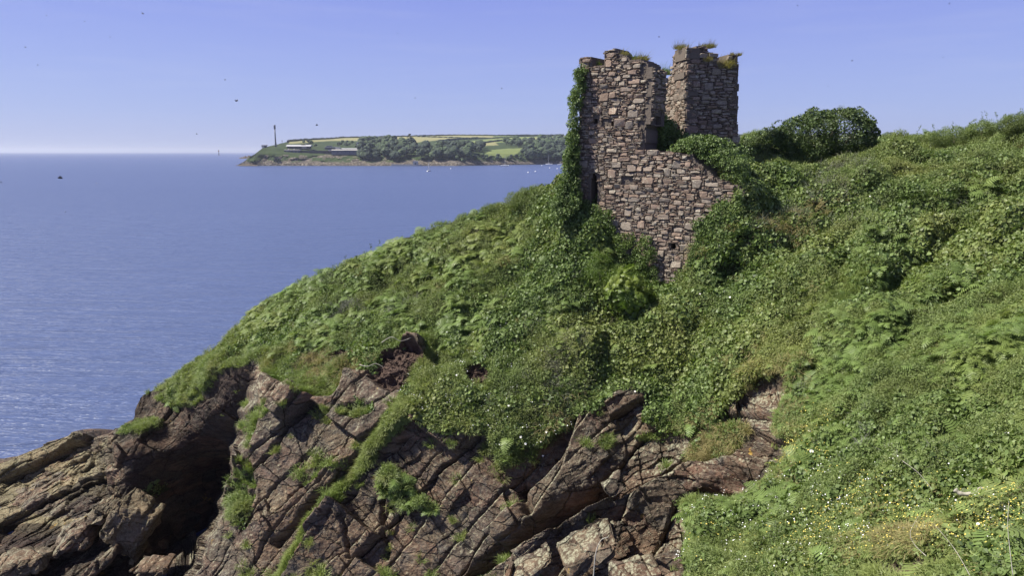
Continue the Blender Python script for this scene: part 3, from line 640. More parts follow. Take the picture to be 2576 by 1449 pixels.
# ================================================================ RUINED TOWER
def masonry_material():
    m, t, b = newmat("rubble_masonry"); g = pos(t); geo = N(t, "ShaderNodeNewGeometry")
    a = N(t, "ShaderNodeAttribute"); a.attribute_name = "stone"; sc = N(t, "ShaderNodeSeparateColor"); t.links.new(a.outputs["Color"], sc.inputs[0])
    fine = noise_n(t, g, 14, 6, 0.7); mid = noise_n(t, g, 3.0, 5, 0.65); big = noise_n(t, g, 0.5, 3)
    c = ramp(t, sc.outputs[0], [(0.0, (0.24, 0.18, 0.135)), (0.3, (0.33, 0.25, 0.19)), (0.55, (0.29, 0.25, 0.20)), (0.8, (0.36, 0.31, 0.24)), (1.0, (0.26, 0.22, 0.18))]).outputs[0]
    c = mix(t, ramp(t, fine.outputs[0], [(0.3, (0, 0, 0)), (0.75, (1, 1, 1))]).outputs[0], mix(t, 1.0, c, (0.62, 0.58, 0.57), 'MULTIPLY'), c)
    lich = ramp(t, mid.outputs[0], [(0.52, (0, 0, 0)), (0.60, (1, 1, 1))]).outputs[0]; l2 = ramp(t, fine.outputs[0], [(0.50, (0, 0, 0)), (0.57, (1, 1, 1))]).outputs[0]
    c = mix(t, math_n(t, 'MULTIPLY', math_n(t, 'MULTIPLY', lich, l2), 0.6), c, (0.52, 0.50, 0.38))
    org = ramp(t, noise_n(t, g, 1.7, 4, 0.7).outputs[0], [(0.72, (0, 0, 0)), (0.75, (1, 1, 1))]).outputs[0]
    c = mix(t, math_n(t, 'MULTIPLY', org, 0.7), c, (0.42, 0.25, 0.05))
    core = mix(t, fine.outputs[0], (0.07, 0.056, 0.044), (0.20, 0.165, 0.13))
    c = mix(t, sc.outputs[1], core, c)
    t.links.new(c, b.inputs["Base Color"]); b.inputs["Roughness"].default_value = 0.9; b.inputs["Specular IOR Level"].default_value = 0.2
    bump(t, b, math_n(t, 'ADD', mid.outputs[0], math_n(t, 'MULTIPLY', fine.outputs[0], 0.6)), 0.8, 0.04)
    return m
M['masonry'] = masonry_material()
class Plane:
    def __init__(s, ox, oy, ang):   # ang: heading of the wall run, degrees from +X
        s.o = np.array([ox, oy]); s.t = np.array([math.cos(R(ang)), math.sin(R(ang))]); s.n = np.array([s.t[1], -s.t[0]])
    def from_px(s, px, py):
        px = np.asarray(px, float); py = np.asarray(py, float); xc = (px-PW/2)/FPX; yc = (PH/2-py)/FPX; dy = _cp+yc*_sp; dz = yc*_cp-_sp; r = xc/dy
        u = (r*s.o[1]-s.o[0])/(s.t[0]-r*s.t[1]); Y = s.o[1]+s.t[1]*u; return u, CAMH+dz/dy*Y
    def w(s, u, z, d):              # d outward from the face
        u, z, d = np.broadcast_arrays(np.asarray(u, float), z, d)
        return np.stack([s.o[0]+s.t[0]*u+s.n[0]*d, s.o[1]+s.t[1]*u+s.n[1]*d, z], -1)
def build_wall(name, pl, poly_uz, holes, thick, parent, seed, big=1.0, cell=0.07, holedepth=1.0, warp=0.08):
    rd = random.Random(seed); pu = np.array(poly_uz); u0, u1, z0, z1 = pu[:, 0].min(), pu[:, 0].max(), pu[:, 1].min(), pu[:, 1].max()
    nu, nz = int((u1-u0)/cell)+2, int((z1-z0)/cell)+2
    cu = u0+(np.arange(nu)+0.5)*cell; cz = z0+(np.arange(nz)+0.5)*cell; CU, CZ = np.meshgrid(cu, cz, indexing='ij')
    q = np.stack([CU, CZ, CU*0], -1); wu = CU+warp*fbm(q, 0.35, 2, seed); wz = CZ+warp*fbm(q+9, 0.35, 2, seed+1)
    ins = poly_mask(wu, wz, poly_uz); hol = np.zeros_like(ins)
    for h in holes: hol |= poly_mask(CU, CZ, h)
    V = []; Fc = []; st = []
    dep = np.where(hol, -holedepth, -0.05-0.03*rng.random(ins.shape)); dep = np.where(hol & (thick < holedepth), -thick+0.02, dep)
    def quad(a, b_, c, d): b0 = len(V); V.extend([a, b_, c, d]); Fc.append((b0, b0+1, b0+2, b0+3)); st.extend([(0.5, 0, 0, 1)]*4)
    def W(u, z, d): return tuple(float(x) for x in pl.w(u, z, d))
    for i in range(nu):
        for k in range(nz):
            if not ins[i, k]: continue
            a, b_, c, d = u0+i*cell, u0+(i+1)*cell, z0+k*cell, z0+(k+1)*cell; dd = dep[i, k]
            quad(W(a, c, dd), W(b_, c, dd), W(b_, d, dd), W(a, d, dd)); quad(W(a, c, -thick), W(a, d, -thick), W(b_, d, -thick), W(b_, c, -thick))
            for di, dk, e in ((-1, 0, ((a, c), (a, d))), (1, 0, ((b_, d), (b_, c))), (0, -1, ((b_, c), (a, c))), (0, 1, ((a, d), (b_, d)))):
                ii, kk = i+di, k+dk; outside = not (0 <= ii < nu and 0 <= kk < nz) or not ins[ii, kk]
                if outside: (p, q_) = e; quad(W(*p, -thick), W(*p, dd), W(*q_, dd), W(*q_, -thick))
                elif dep[ii, kk] < dd-0.005: (p, q_) = e; quad(W(*p, dep[ii, kk]), W(*p, dd), W(*q_, dd), W(*q_, dep[ii, kk]))
    # random rubble packing
    gu, gz = 0.065*big, 0.05*big; mu, mz = int((u1-u0)/gu)+1, int((z1-z0)/gz)+1; occ = np.zeros((mu, mz), bool)
    sizes = [((6, 11), (5, 9), 0.005), ((5, 9), (3, 5), 0.035), ((4, 7), (2, 4), 0.12), ((4, 10), (1, 2), 1.6), ((2, 4), (1, 2), 2.0), ((1, 2), (1, 1), 6.0)]
    total = mu*mz; stones = []
    for (wr_, hr_, tries) in sizes:
        for _ in range(int(total*tries)):
            a_, b_ = rd.randint(*wr_), rd.randint(*hr_); i, k = rd.randint(0, mu-1), rd.randint(0, mz-1)
            if i+a_ > mu or k+b_ > mz or occ[i:i+a_, k:k+b_].any(): continue
            occ[i:i+a_, k:k+b_] = True; stones.append((u0+i*gu, u0+(i+a_)*gu, z0+k*gz, z0+(k+b_)*gz))
    for (a, b_, c, d) in stones:
        mc, md = (a+b_)/2, (c+d)/2
        k1 = np.array([mc]); k2 = np.array([md]); q = np.array([[mc, md, 0]])
        uu = k1+warp*fbm(q, 0.35, 2, seed); zz = k2+warp*fbm(q+9, 0.35, 2, seed+1)
        eu = np.array([mc-(b_-a)*.36, mc+(b_-a)*.36]); ez = np.array([md, md])
        if not poly_mask(eu+(uu-k1), ez+(zz-k2), poly_uz).all(): continue
        if not poly_mask(uu, zz, poly_uz)[0] or any(poly_mask(np.array([mc, a+.03, b_-.03, a+.03, b_-.03]), np.array([md, c+.02, c+.02, d-.02, d-.02]), h).any() for h in holes): continue
        g_ = 0.008; a += g_*rd.uniform(.5, 2); b_ -= g_*rd.uniform(.5, 2); c += g_*rd.uniform(.4, 1.6); d -= g_*rd.uniform(.4, 1.6); w_, h_ = b_-a, d-c
        if w_ < 0.03 or h_ < 0.02: continue
        ch = lambda: rd.uniform(0.03, 0.24)
        ring = [(a+w_*ch(), c), (b_-w_*ch(), c), (b_, c+h_*ch()), (b_, d-h_*ch()), (b_-w_*ch(), d), (a+w_*ch(), d), (a, d-h_*ch()), (a, c+h_*ch())]
        tu, tz = rd.gauss(0, .05)*h_, rd.gauss(0, .05)*w_
        ring = [(x+(y-md)*rd.gauss(0, .16)+rd.gauss(0, .008), y+(x-mc)*rd.gauss(0, .07)+rd.gauss(0, .006)) for x, y in ring]
        pr = rd.uniform(-0.02, 0.045)+0.02*min(w_, h_)/0.2; b0 = len(V); tn = rd.random(); colr = (tn, 1, rd.random(), 1)
        sl_ = (rd.gauss(0, .10), rd.gauss(0, .14))
        for x, y in ring: V.append(W(x, y, -0.11))
        for x, y in ring: V.append(W(x, y, pr*0.5-0.012+(x-mc)*sl_[0]*.5+(y-md)*sl_[1]*.5))
        for x, y in ring: V.append(W(mc+(x-mc)*0.86, md+(y-md)*0.82, pr+0.012+(x-mc)*sl_[0]+(y-md)*sl_[1]+rd.gauss(0, 0.006)))
        V.append(W(mc+rd.gauss(0, .1)*w_, md+rd.gauss(0, .1)*h_, pr+0.02+rd.gauss(0, 0.008))); st.extend([colr]*25)
        for r0 in (0, 8):
            for k in range(8): Fc.append((b0+r0+k, b0+r0+(k+1) % 8, b0+r0+8+(k+1) % 8, b0+r0+8+k))
        for k in range(8): Fc.append((b0+16+k, b0+16+(k+1) % 8, b0+24))
    o = mesh_obj(name, V, Fc, M['masonry'], parent); at = o.data.attributes.new("stone", 'FLOAT_COLOR', 'POINT'); at.data.foreach_set("color", np.array(st, np.float32).ravel())
    return o
tower = empty("ruined_tower", (0, 0, 0))
tag(tower, "roofless ruined stone tower with a broken gap, standing in ivy on the headland", "ruined tower")
PA = Plane(6.2, 33.5, -35)
def uz(pl, pts): u, z = pl.from_px([a for a, b in pts], [b for a, b in pts]); return list(zip(u.tolist(), z.tolist()))
A_poly = uz(PA, [(1456,144),(1484,142),(1489,160),(1500,166),(1517,166),(1519,126),(1550,124),(1557,134),(1570,138),(1582,150),(1606,149),(1629,156),(1631,187),(1630,258),(1639,270),(1637,288),(1622,296),(1624,350),
  (1616,379),(1660,380),(1700,384),(1739,388),(1748,402),(1760,413),(1778,428),(1796,443),(1823,456),(1850,466),(1868,480),(1866,530),(1800,620),(1780,780),(1430,780),(1432,600),(1438,500),(1446,400),(1455,300),(1462,200)])
slit = uz(PA, [(1484,522),(1502,522),(1503,470),(1500,447),(1493,431),(1487,447),(1484,470)])
hl = lambda pl, x0, x1, y0, y1: uz(pl, [(x0, y0), (x1, y0), (x1, y1), (x0, y1)])
build_wall("front_wall", PA, A_poly, [slit, hl(PA, 1493,1502,298,311), hl(PA,1536,1541,304,316), hl(PA,1688,1700,612,627), hl(PA,1536,1541,350,356), hl(PA,1588,1594,440,446)], 1.45, tower, 11, 0.88)
# the broken end of that wall, facing away from the sun
PJ = Plane(6.2+0.0, 33.5, 55)
_, zt = PA.from_px(1632, 166); _, zb = PA.from_px(1632, 310)
zt, zb = float(zt), float(zb)
build_wall("broken_end", PJ, [(0.0, zb), (0.0, zt-0.05), (0.5, zt-.2), (0.7, zt-0.12), (1.15, zt-0.05), (1.5, zt-0.25), (1.5, zb-0.1)], [[(0.3, zt-2.5), (1.15, zt-2.5), (1.15, zt-1.95), (0.3, zt-1.95)]], 0.35, tower, 12, 0.85)
# right hand block
PB = Plane(8.35, 36.0, 10)
B_poly = uz(PB, [(1725,470),(1725,121),(1751,123),(1753,143),(1757,150),(1757,116),(1780,115),(1783,129),(1806,133),(1809,166),(1822,172),(1833,170),(1834,136),(1861,137),(1859,250),(1858,372),(1856,470)])
build_wall("side_wall", PB, B_poly, [], 1.3, tower, 13, 0.9)
PRv = Plane(8.35, 36.0, 100)
_, zB = PB.from_px(1725, 122); _, zB0 = PB.from_px(1725, 440); zB, zB0 = float(zB), float(zB0)
build_wall("wall_return", Plane(PRv.o[0]-0.985*0.15+(-0.174)*2.85, PRv.o[1]-0.174*0.15+0.985*2.85, -80), [(-0.1, zB0), (-0.1, zB-1.7), (0.35, zB-1.2), (0.9, zB-0.9), (1.0, zB-0.15), (1.2, zB-0.05), (2.85, zB+0.02), (2.85, zB0)], [], 0.6, tower, 14, 0.95)
# low wall between, in the shade inside the tower
PC = Plane(6.6, 36.3, 5)
C_poly = uz(PC, [(1600,470),(1600,300),(1640,292),(1668,300),(1690,306),(1730,330),(1745,470)])
build_wall("inner_wall", PC, C_poly, [], 0.6, tower, 15, 0.9)

# ---- ivy on the masonry
IVY_OPEN = [(1470,168),(1466,250),(1452,300),(1456,380),(1462,440),(1468,505),(1510,520),(1540,532),(1546,575),(1560,592),(1600,588),(1640,600),(1652,640),(1655,680),(1668,742),(1690,760),(1730,755),(1742,690),(1746,620),(1752,560),(1800,520),(1852,512),(1866,470),(1840,455),(1796,436),(1765,402),(1742,386),(1700,372),(1660,372),(1640,300),(1650,100),(1500,100)]
r_ = np.random.default_rng(55)
n = 6800; px = r_.uniform(1425, 1905, n); py = r_.uniform(160, 775, n); wxx = 10*fbm(np.stack([px/30, py/30, px*0], -1), 1, 3, 71)
u, z = PA.from_px(px, py)
keep = poly_mask(u, z, A_poly) & (r_.random(n) < 0.55+1.2*(fbm(np.stack([px/26, py/26, px*0], -1), 1, 3, 171)+0.3)) & ~poly_mask(px+wxx, py+wxx*0.7, IVY_OPEN)
u, z = u[keep], z[keep]; thick_ = 0.08+0.20*np.clip(fbm(np.stack([u, z, u*0], -1), 0.7, 2, 73)+0.5, 0, 1)
pts = PA.w(u, z, thick_); nrm = np.array([PA.n[0], PA.n[1], 0.35])+r_.normal(0, 0.25, (len(u), 3))
# thick ivy cascading down the seaward corner
n2 = 3200; px = r_.uniform(1370, 1490, n2); py = r_.uniform(150, 560, n2)
rag = 16*fbm(np.stack([px/22, py/16, px*0], -1), 1, 3, 271); k2 = poly_mask(px+rag, py, [(1458,172),(1471,180),(1465,250),(1448,300),(1450,380),(1455,440),(1460,530),(1384,560),(1392,505),(1410,462),(1422,430),(1426,380),(1433,345),(1441,300),(1443,250),(1452,205)])
px, py = px[k2], py[k2]; dd = r_.uniform(-0.45, 0.35, len(px)); p2 = P(px, py, 35.55+dd - np.clip((py-440)/120, 0, 1)*0.8)
nr2 = np.array([-0.55, -0.6, 0.45])+r_.normal(0, 0.3, (len(px), 3))
px = r_.uniform(1655, 1870, 500); py = r_.uniform(345, 480, 500)
k3 = poly_mask(px, py, [(1660,384),(1700,362),(1735,347),(1770,352),(1800,372),(1850,374),(1880,380),(1880,470),(1840,455),(1796,436),(1765,405),(1742,388)]); px, py = px[k3], py[k3]
u3, z3 = PA.from_px(px, py); p3 = PA.w(u3, z3, -0.3+r_.uniform(-1.2, 0.4, len(u3))); nr3 = np.array([-0.2, -0.5, 0.8])+r_.normal(0, .25, (len(u3), 3))
allp = np.concatenate([pts, p2, p3]); alln = np.concatenate([nrm, nr2, nr3])
iv = scatter_obj("climbing_ivy", allp, alln, r_.uniform(0.40, 0.75, len(allp)), PROTO['ivy'], None, 3)
tag(iv, "glossy ivy climbing the left corner and lower walls of the ruined tower", "ivy", kind='stuff')
# dark ivy growing in the shaded inside corner
px = r_.uniform(1620, 1735, 420); py = r_.uniform(286, 400, 420); k3 = poly_mask(px, py, [(1628,300),(1655,290),(1680,300),(1700,318),(1730,345),(1730,400),(1622,400)])
p4 = P(px[k3], py[k3], 35.3+r_.uniform(-.5, .5, k3.sum()))
iv2 = scatter_obj("climbing_ivy", p4, np.array([-0.2, -0.7, 0.5])+r_.normal(0, .3, (len(p4), 3)), r_.uniform(.5, .9, len(p4)), PROTO['ivy'], None, 4)
tag(iv2, "dark ivy growing in the shaded inner corner between the two tower walls", "ivy", kind='stuff')

# ---- grass tufts on the wall heads
def tuft(px0, px1, py, Y, depth, ln, label, key='grass', cnt=7):
    V = []; Fc = []; sh = []; rd = random.Random(int(px0)); c0 = Vp((px0+px1)/2, py, Y)
    for q in range(cnt):
        u_ = rd.random(); b = Vp(px0+(px1-px0)*u_, py+rd.uniform(0, 4), Y+rd.uniform(0, depth))-c0
        for _ in range(46):
            a = rd.uniform(0, 6.28); s = b+Vector((math.cos(a), math.sin(a), 0))*0.16*rd.random(); tall = rd.random() < 0.12; l2 = ln*rd.uniform(.4, 1)*(1.9 if tall else 1)
            d = Vector((rd.gauss(0, .45)+0.15, rd.gauss(0, .35), 1 if tall else rd.uniform(.3, 1))).normalized(); w_ = 0.004 if tall else 0.009; sd_ = Vector((w_, w_*0.4, 0)); m1 = s+d*l2*.55; e = s+d*l2+Vector((0.1, 0, -0.15))*l2
            b0 = len(V); V += [s+sd_, s-sd_, m1+sd_, m1-sd_, e]; sh += [rd.random()]*5; Fc += [(b0, b0+1, b0+3, b0+2), (b0+2, b0+3, b0+4)]
    o = mesh_obj("grass_tuft", V, Fc, M[key]); o.location = c0
    at = o.data.attributes.new("shade", 'FLOAT', 'POINT'); at.data.foreach_set("value", sh); tag(o, label, "grass tuft", "grass tufts on the tower wall tops"); return o
tuft(1484,1516,162,35.6,0.9,0.28,"low green grass in the dip beside the left corner of the tower top")
tuft(1552,1576,138,34.6,0.9,0.3,"yellowish grass behind the tallest crenel of the left tower wall",'dry')
tuft(1576,1600,150,34.3,0.9,0.34,"green grass mid way along the left tower wall top",'grass')
tuft(1598,1624,152,34.0,0.9,0.42,"straw grass tuft at the inner end of the left tower wall",'dry')
tuft(1664,1690,185,38.2,0.5,0.5,"grass hanging behind the gap, against the lit wall return",'grass')
tuft(1698,1732,122,36.4,1.6,0.42,"wispy seeding grass on the squared pier by the gap",'dry')
tuft(1758,1800,118,36.6,1.6,0.38,"grass tuft on the topmost middle crenel of the right tower wall",'dry')
tuft(1756,1786,152,36.0,0.6,0.34,"grass in the notch just right of the squared pier",'dry',9)
tuft(1808,1838,170,36.2,0.9,0.62,"big straw grass tussock in the notch by the right corner of the tower",'dry',14)
tuft(1838,1860,138,36.4,1.2,0.22,"short grass on the right corner crenel of the tower",'dry',4)
tuft(1706,1712,362,35.0,0.3,0.5,"thin stalks in front of the shaded inner wall",'dry',5)

# ================================================================ BUSHES AND THE WINDSWEPT TREE
def baked(name, pts, nrm, scl, protos, seed, parent, mat):
    """one solid mesh of turned and scaled sprigs"""
    r_ = np.random.default_rng(seed); n = len(pts); nz = nrm/np.linalg.norm(nrm, axis=1, keepdims=True); which = r_.integers(0, len(protos), n)
    t1 = np.cross(nz, np.array([0.31, 0.2, 0.93])); t1 /= np.linalg.norm(t1, axis=1, keepdims=True); t2 = np.cross(nz, t1); sp = r_.uniform(0, 6.283, n)[:, None]
    X_ = t1*np.cos(sp)+t2*np.sin(sp); Y_ = np.cross(nz, X_); VV = []; LV = []; LT = []; SH = []; base = 0
    for q, pr in enumerate(protos):
        me = pr.data; nv = len(me.vertices); v = np.empty(nv*3, np.float32); me.vertices.foreach_get("co", v); v = v.reshape(-1, 3)
        li = np.empty(len(me.loops), np.int32); me.loops.foreach_get("vertex_index", li); lt = np.empty(len(me.polygons), np.int32); me.polygons.foreach_get("loop_total", lt)
        sh = np.empty(nv, np.float32); me.attributes["shade"].data.foreach_get("value", sh); m = np.where(which == q)[0]
        if not len(m): continue
        W_ = pts[m][:, None]+scl[m][:, None, None]*(v[None, :, 0:1]*X_[m][:, None]+v[None, :, 1:2]*Y_[m][:, None]+v[None, :, 2:3]*nz[m][:, None])
        VV.append(W_.reshape(-1, 3)); LV.append((li[None]+base+np.arange(len(m))[:, None]*nv).ravel()); LT.append(np.tile(lt, len(m))); SH.append(np.clip(np.tile(sh, len(m))+np.repeat(r_.uniform(-.25, .25, len(m)), nv), 0, 1)); base += len(m)*nv
    V_ = np.concatenate(VV); L_ = np.concatenate(LV); T_ = np.concatenate(LT); me = bpy.data.meshes.new(name)
    me.vertices.add(len(V_)); me.vertices.foreach_set("co", V_.astype(np.float32).ravel()); me.loops.add(len(L_)); me.loops.foreach_set("vertex_index", L_.astype(np.int32))
    me.polygons.add(len(T_)); me.polygons.foreach_set("loop_start", np.concatenate([[0], np.cumsum(T_)[:-1]]).astype(np.int32)); me.update(calc_edges=True)
    a = me.attributes.new("shade", 'FLOAT', 'POINT'); a.data.foreach_set("value", np.concatenate(SH).astype(np.float32)); me.materials.append(mat)
    o = bpy.data.objects.new(name, me); COL.objects.link(o); o.parent = parent; return o
def bush(name, cat, label, blobs, Y, keys, n, scl, seed, trunk=None, group=None, flat=0.8):
    """foliage over overlapping lobes given as (px, py, rx, ry); trunk as list of (px, py) limbs"""
    r_ = np.random.default_rng(seed); base = Vp(blobs[0][0], max(b[1]+b[3] for b in blobs), Y)
    k = Y/FPX; cs = np.array([list(P(b[0], b[1], Y+(b[4] if len(b) > 4 else 0))) for b in blobs]); rad = np.array([[b[2]*k, b[2]*k*flat, b[3]*k] for b in blobs])
    area = rad[:, 0]*rad[:, 2]; pts = []; nrs = []
    for b in range(len(blobs)):
        m = int(n*area[b]/area.sum()); d = r_.normal(0, 1, (m, 3)); d /= np.linalg.norm(d, axis=1, keepdims=True)
        rr_ = r_.uniform(0.62 if cat != 'tree' else 0.74, 1.10 if cat != 'tree' else 1.03, (m, 1))*(1+(0.42 if cat != 'tree' else 0.2)*fbm(d*2+b*7, 0.6, 3, seed)[:, None]); p = cs[b]+d*rad[b]*rr_
        ok = np.ones(m, bool)
        for c in range(len(blobs)):
            if c != b: ok &= (((p-cs[c])/rad[c])**2).sum(1) > 0.5
        pts.append(p[ok]); nrs.append((d/rad[b])[ok]/np.linalg.norm((d/rad[b])[ok], axis=1, keepdims=True))
    p = np.concatenate(pts); nn = np.concatenate(nrs)*0.8+np.array([0, 0, 0.35])+r_.normal(0, .18, (len(p), 3))
    root = empty(name, base); root_inv = np.array(base)
    protos = sum([PROTO[k_] for k_ in keys], [])
    cr = baked("crown", p-root_inv, nn, r_.uniform(.75, 1.2, len(p))*scl, protos, seed, root, M['darkleaf' if cat == 'tree' else keys[0]])
    mb = MB()
    for limb in (trunk or [[(blobs[0][0], blobs[0][1]+blobs[0][3]), (blobs[0][0], blobs[0][1])]]):
        q = [Vp(a, b_, Y+0.1*i)-base for i, (a, b_) in enumerate(limb)]; r0 = 0.10 if trunk else 0.03; mb.tube(q, [r0*(1-0.75*i/max(1, len(q)-1)) for i in range(len(q))], 6)
    mb.build("trunk", M['bark'], root)
    tag(root, label, cat, group); return root
bush("windswept_tree", "tree", "broad windswept ivy clad tree leaning on the skyline right of the tower",
     [(2110,335,84,58),(2030,352,90,58),(1962,368,72,44),(1905,386,52,34),(2160,345,42,46),(2020,385,80,34),(1990,405,90,36),(1880,395,40,26),(2150,300,24,20),(2055,296,34,18)], 38.5,
     ['ivy', 'bramble', 'ivy'], 2100, 0.85, 71, [[(2085,440),(2080,410),(2060,370),(2000,345)],[(2082,420),(2110,380),(2150,330)],[(2080,410),(2090,350),(2100,300)],[(2040,425),(1990,390),(1940,370)]])
bush("lime_shrub", "shrub", "bright lime green shrub growing over the ivy left of the masonry foot", [(1508,672,36,32),(1530,700,34,30,-.2)], 32.6, ['lime'], 170, 0.75, 72)
bush("fern_shrub", "shrub", "fresh green feathery shrub below the lime one, beside the dark hollow", [(1575,712,44,42),(1600,750,40,34,-.3),(1560,745,30,26,-.3)], 32.0, ['lime', 'bracken'], 230, 0.7, 73)
for i, (x, y, rx, ry, Y, keys, lab) in enumerate([
   (1252,532,34,17,41.3,['bramble'],"low dark gorse bush breaking the slope skyline midway between sea and tower"),
   (1185,556,26,11,41.8,['bramble','heath'],"small flat bush on the slope skyline left of the dark gorse"),
   (1345,500,60,24,39.8,['bramble','heath'],"wide brown green scrub bush on the skyline below the tower's left side"),
   (2470,330,30,22,38.5,['bramble'],"upright bramble bush topping the skyline near the right edge"),
   (2330,356,46,16,41.0,['bramble'],"rounded scrub bush on the right skyline past the distant fields"),
   (2400,342,48,18,39.5,['bramble','lime'],"light green bush on the right skyline between two taller ones"),
   (2560,312,40,18,34.5,['bramble'],"bush cut by the right edge of the view on the skyline"),
   (1905,352,34,20,41.5,['lime','bramble'],"pale bush on the skyline tucked between tower and windswept tree"),
   (2390,474,150,20,31.6,['ivy','bramble'],"long dark bank of ivy covered scrub across the right hand slope"),
   (2120,506,100,22,34.3,['bramble','heath'],"brownish thorn scrub below the windswept tree"),
   (2000,462,90,40,36.0,['ivy'],"ivy mound under the left half of the windswept tree"),
   (1770,372,62,24,33.6,['ivy'],"ivy heap spilling over the low wall in front of the dark tower wall")]):
    bush("scrub_bush", "bush", lab, [(x, y, rx, ry), (x-rx*0.5, y+ry*0.3, rx*0.6, ry*0.8), (x+rx*0.55, y+ry*0.25, rx*0.6, ry*0.8)], Y, keys, int(3.2*(rx*ry*0.02)*(Y/30)**2*3)+40, 0.8, 80+i)

# thin bare shoots on the skylines
def shoots(label, specs, Y, ln, r=0.008):
    rd = random.Random(len(specs)+int(Y))
    for x, y in specs:
        mb = MB(); c0 = Vp(x, y+6, Y); b = Vector((0, 0, 0)); 
        d = Vector((rd.gauss(0, .3), rd.gauss(0, .3), 1)).normalized(); l2 = ln*rd.uniform(.6, 1.1)
        pts = [b, d*l2*.35+Vector((rd.gauss(0, .03), 0, 0)), d*l2*.7, d*l2+Vector((.05, 0, 0))]; mb.tube(pts, [r, r*.8, r*.6, r*.3], 4)
        for k in range(16):
            q = d*l2*rd.uniform(.25, 1); a = rd.uniform(0, 6.28); s = 0.04; v = Vector((math.cos(a), math.sin(a), .6)); mb.add([q, q+v*s+Vector((0, 0, s*.5)), q+v*s*2, q+v*s-Vector((0, 0, s*.5))], [(0, 1, 2, 3)])
        o = mb.build("bramble_shoot", M['bramble']); o.location = c0; at = o.data.attributes.new("shade", 'FLOAT', 'POINT'); at.data.foreach_set("value", [.3]*len(o.data.vertices))
        tag(o, label, "shoot", "leafy shoots on the skyline, "+label)
shoots("thin shoot sticking up from the slope skyline above the blue bay", [(935,625),(950,618),(870,658),(915,640)], 43.5, 0.5)
shoots("leafy shoot rising from the bush near the right edge skyline", [(2470,310),(2455,318),(2490,312),(2440,322),(2395,328),(2350,338),(2300,344),(2510,305),(2530,303),(2420,328)], 38.5, 0.75)
shoots("tall shoot at the far right end of the skyline", [(2560,300),(2548,302),(2572,298)], 34.5, 0.6)
shoots("fine shoot above the windswept tree's seaward tail", [(1925,335),(1945,322),(1910,345)], 38.5, 0.4)

# ================================================================ dead stems, branch, daisies
def stem(label, name, cat, pts, r, mat='deadwood', group=None):
    P3 = [Vp(*p) for p in pts]; c0 = P3[0]; mb = MB()
    # smooth the path
    q = [];
    for i in range(len(P3)-1):
        p0, p1, p2, p3 = P3[max(i-1, 0)], P3[i], P3[i+1], P3[min(i+2, len(P3)-1)]
        for s in range(5):
            t_ = s/5; q.append(0.5*((2*p1)+(p2-p0)*t_+(2*p0-5*p1+4*p2-p3)*t_*t_+(3*p1-p0-3*p2+p3)*t_**3)-c0)
    q.append(P3[-1]-c0); n = len(q); mb.tube(q, [r*(1-0.6*i/n)*(1+0.15*math.sin(i*1.7)) for i in range(n)], 6)
    o = mb.build(name, M[mat], None, True); o.location = c0; tag(o, label, cat, group); return o
stem("pale arching dead stem curving up in front of the reddish rocks", "bare_cane", "cane", [(1490,1500,17.0),(1494,1440,17.0),(1499,1392,17.0),(1512,1360,17.0),(1531,1352,17.0)], 0.020)
def gY(px, py, lift=0.0): g_, _ = ground_at(px, py); return g_.y-lift
yb = gY(2440,1240)-0.32
br = stem("bleached crooked dead branch lying on the ivy near the right edge", "dead_branch", "branch", [(2402,1232,yb),(2418,1243,yb-.05),(2448,1242,yb-.1),(2466,1230,yb-.1),(2492,1236,yb-.1),(2515,1250,yb-.05)], 0.038)
mb = MB(); c0 = Vp(2402,1232,yb); mb.tube([Vp(2508,1246,yb-.05)-c0, Vp(2520,1234,yb-.12)-c0, Vp(2534,1226,yb-.1)-c0], [0.02, 0.017, 0.009], 6); mb.build("side_branch", M['deadwood'], br, True)
for lab, pts, rr_ in [("thin bare cane sloping down across the lower right scrub", [(2270,1160,10.6),(2310,1190,10.2),(2345,1232,9.6)], 0.004),
   ("upright dry stalk near the lower right corner", [(2548,1449,6.2),(2540,1380,6.3),(2535,1320,6.4),(2538,1262,6.5)], 0.0035),
   ("dry grey cane leaning in the scrub right of the bare soil", [(2440,1449,6.8),(2400,1380,7.2),(2350,1320,7.7)], 0.0035),
   ("bare twig arching over the soil patch at the lower edge", [(2330,1400,8.2),(2300,1370,8.4),(2290,1340,8.5),(2310,1300,8.6)], 0.004),
   ("pale dead twig above the small overhang below the bare scree", [(1905,1292,16.0),(1893,1285,15.9),(1882,1270,15.9),(1880,1262,15.8)], 0.012),
   ("upright pale stub just right of the small rock overhang", [(1900,1290,16.0),(1902,1275,16.0),(1903,1258,16.0)], 0.010),
   ("pale curved root on the ivy wall of the right hand slope", [(2330,560,30.3),(2326,548,30.3),(2330,536,30.3)], 0.03),
   ("bare looping branch above the red earth patch", [(905,918,32.8),(925,922,32.6),(945,915,32.7),(965,924,32.6)], 0.02),
   ("forked grey branch over the upper edge of the red earth patch", [(960,862,33.2),(985,848,33.0),(1010,858,33.0),(1050,842,33.0)], 0.018)]:
    stem(lab, "dry_cane", "cane", pts, rr_, 'deadwood', "dry stems in the scrub")
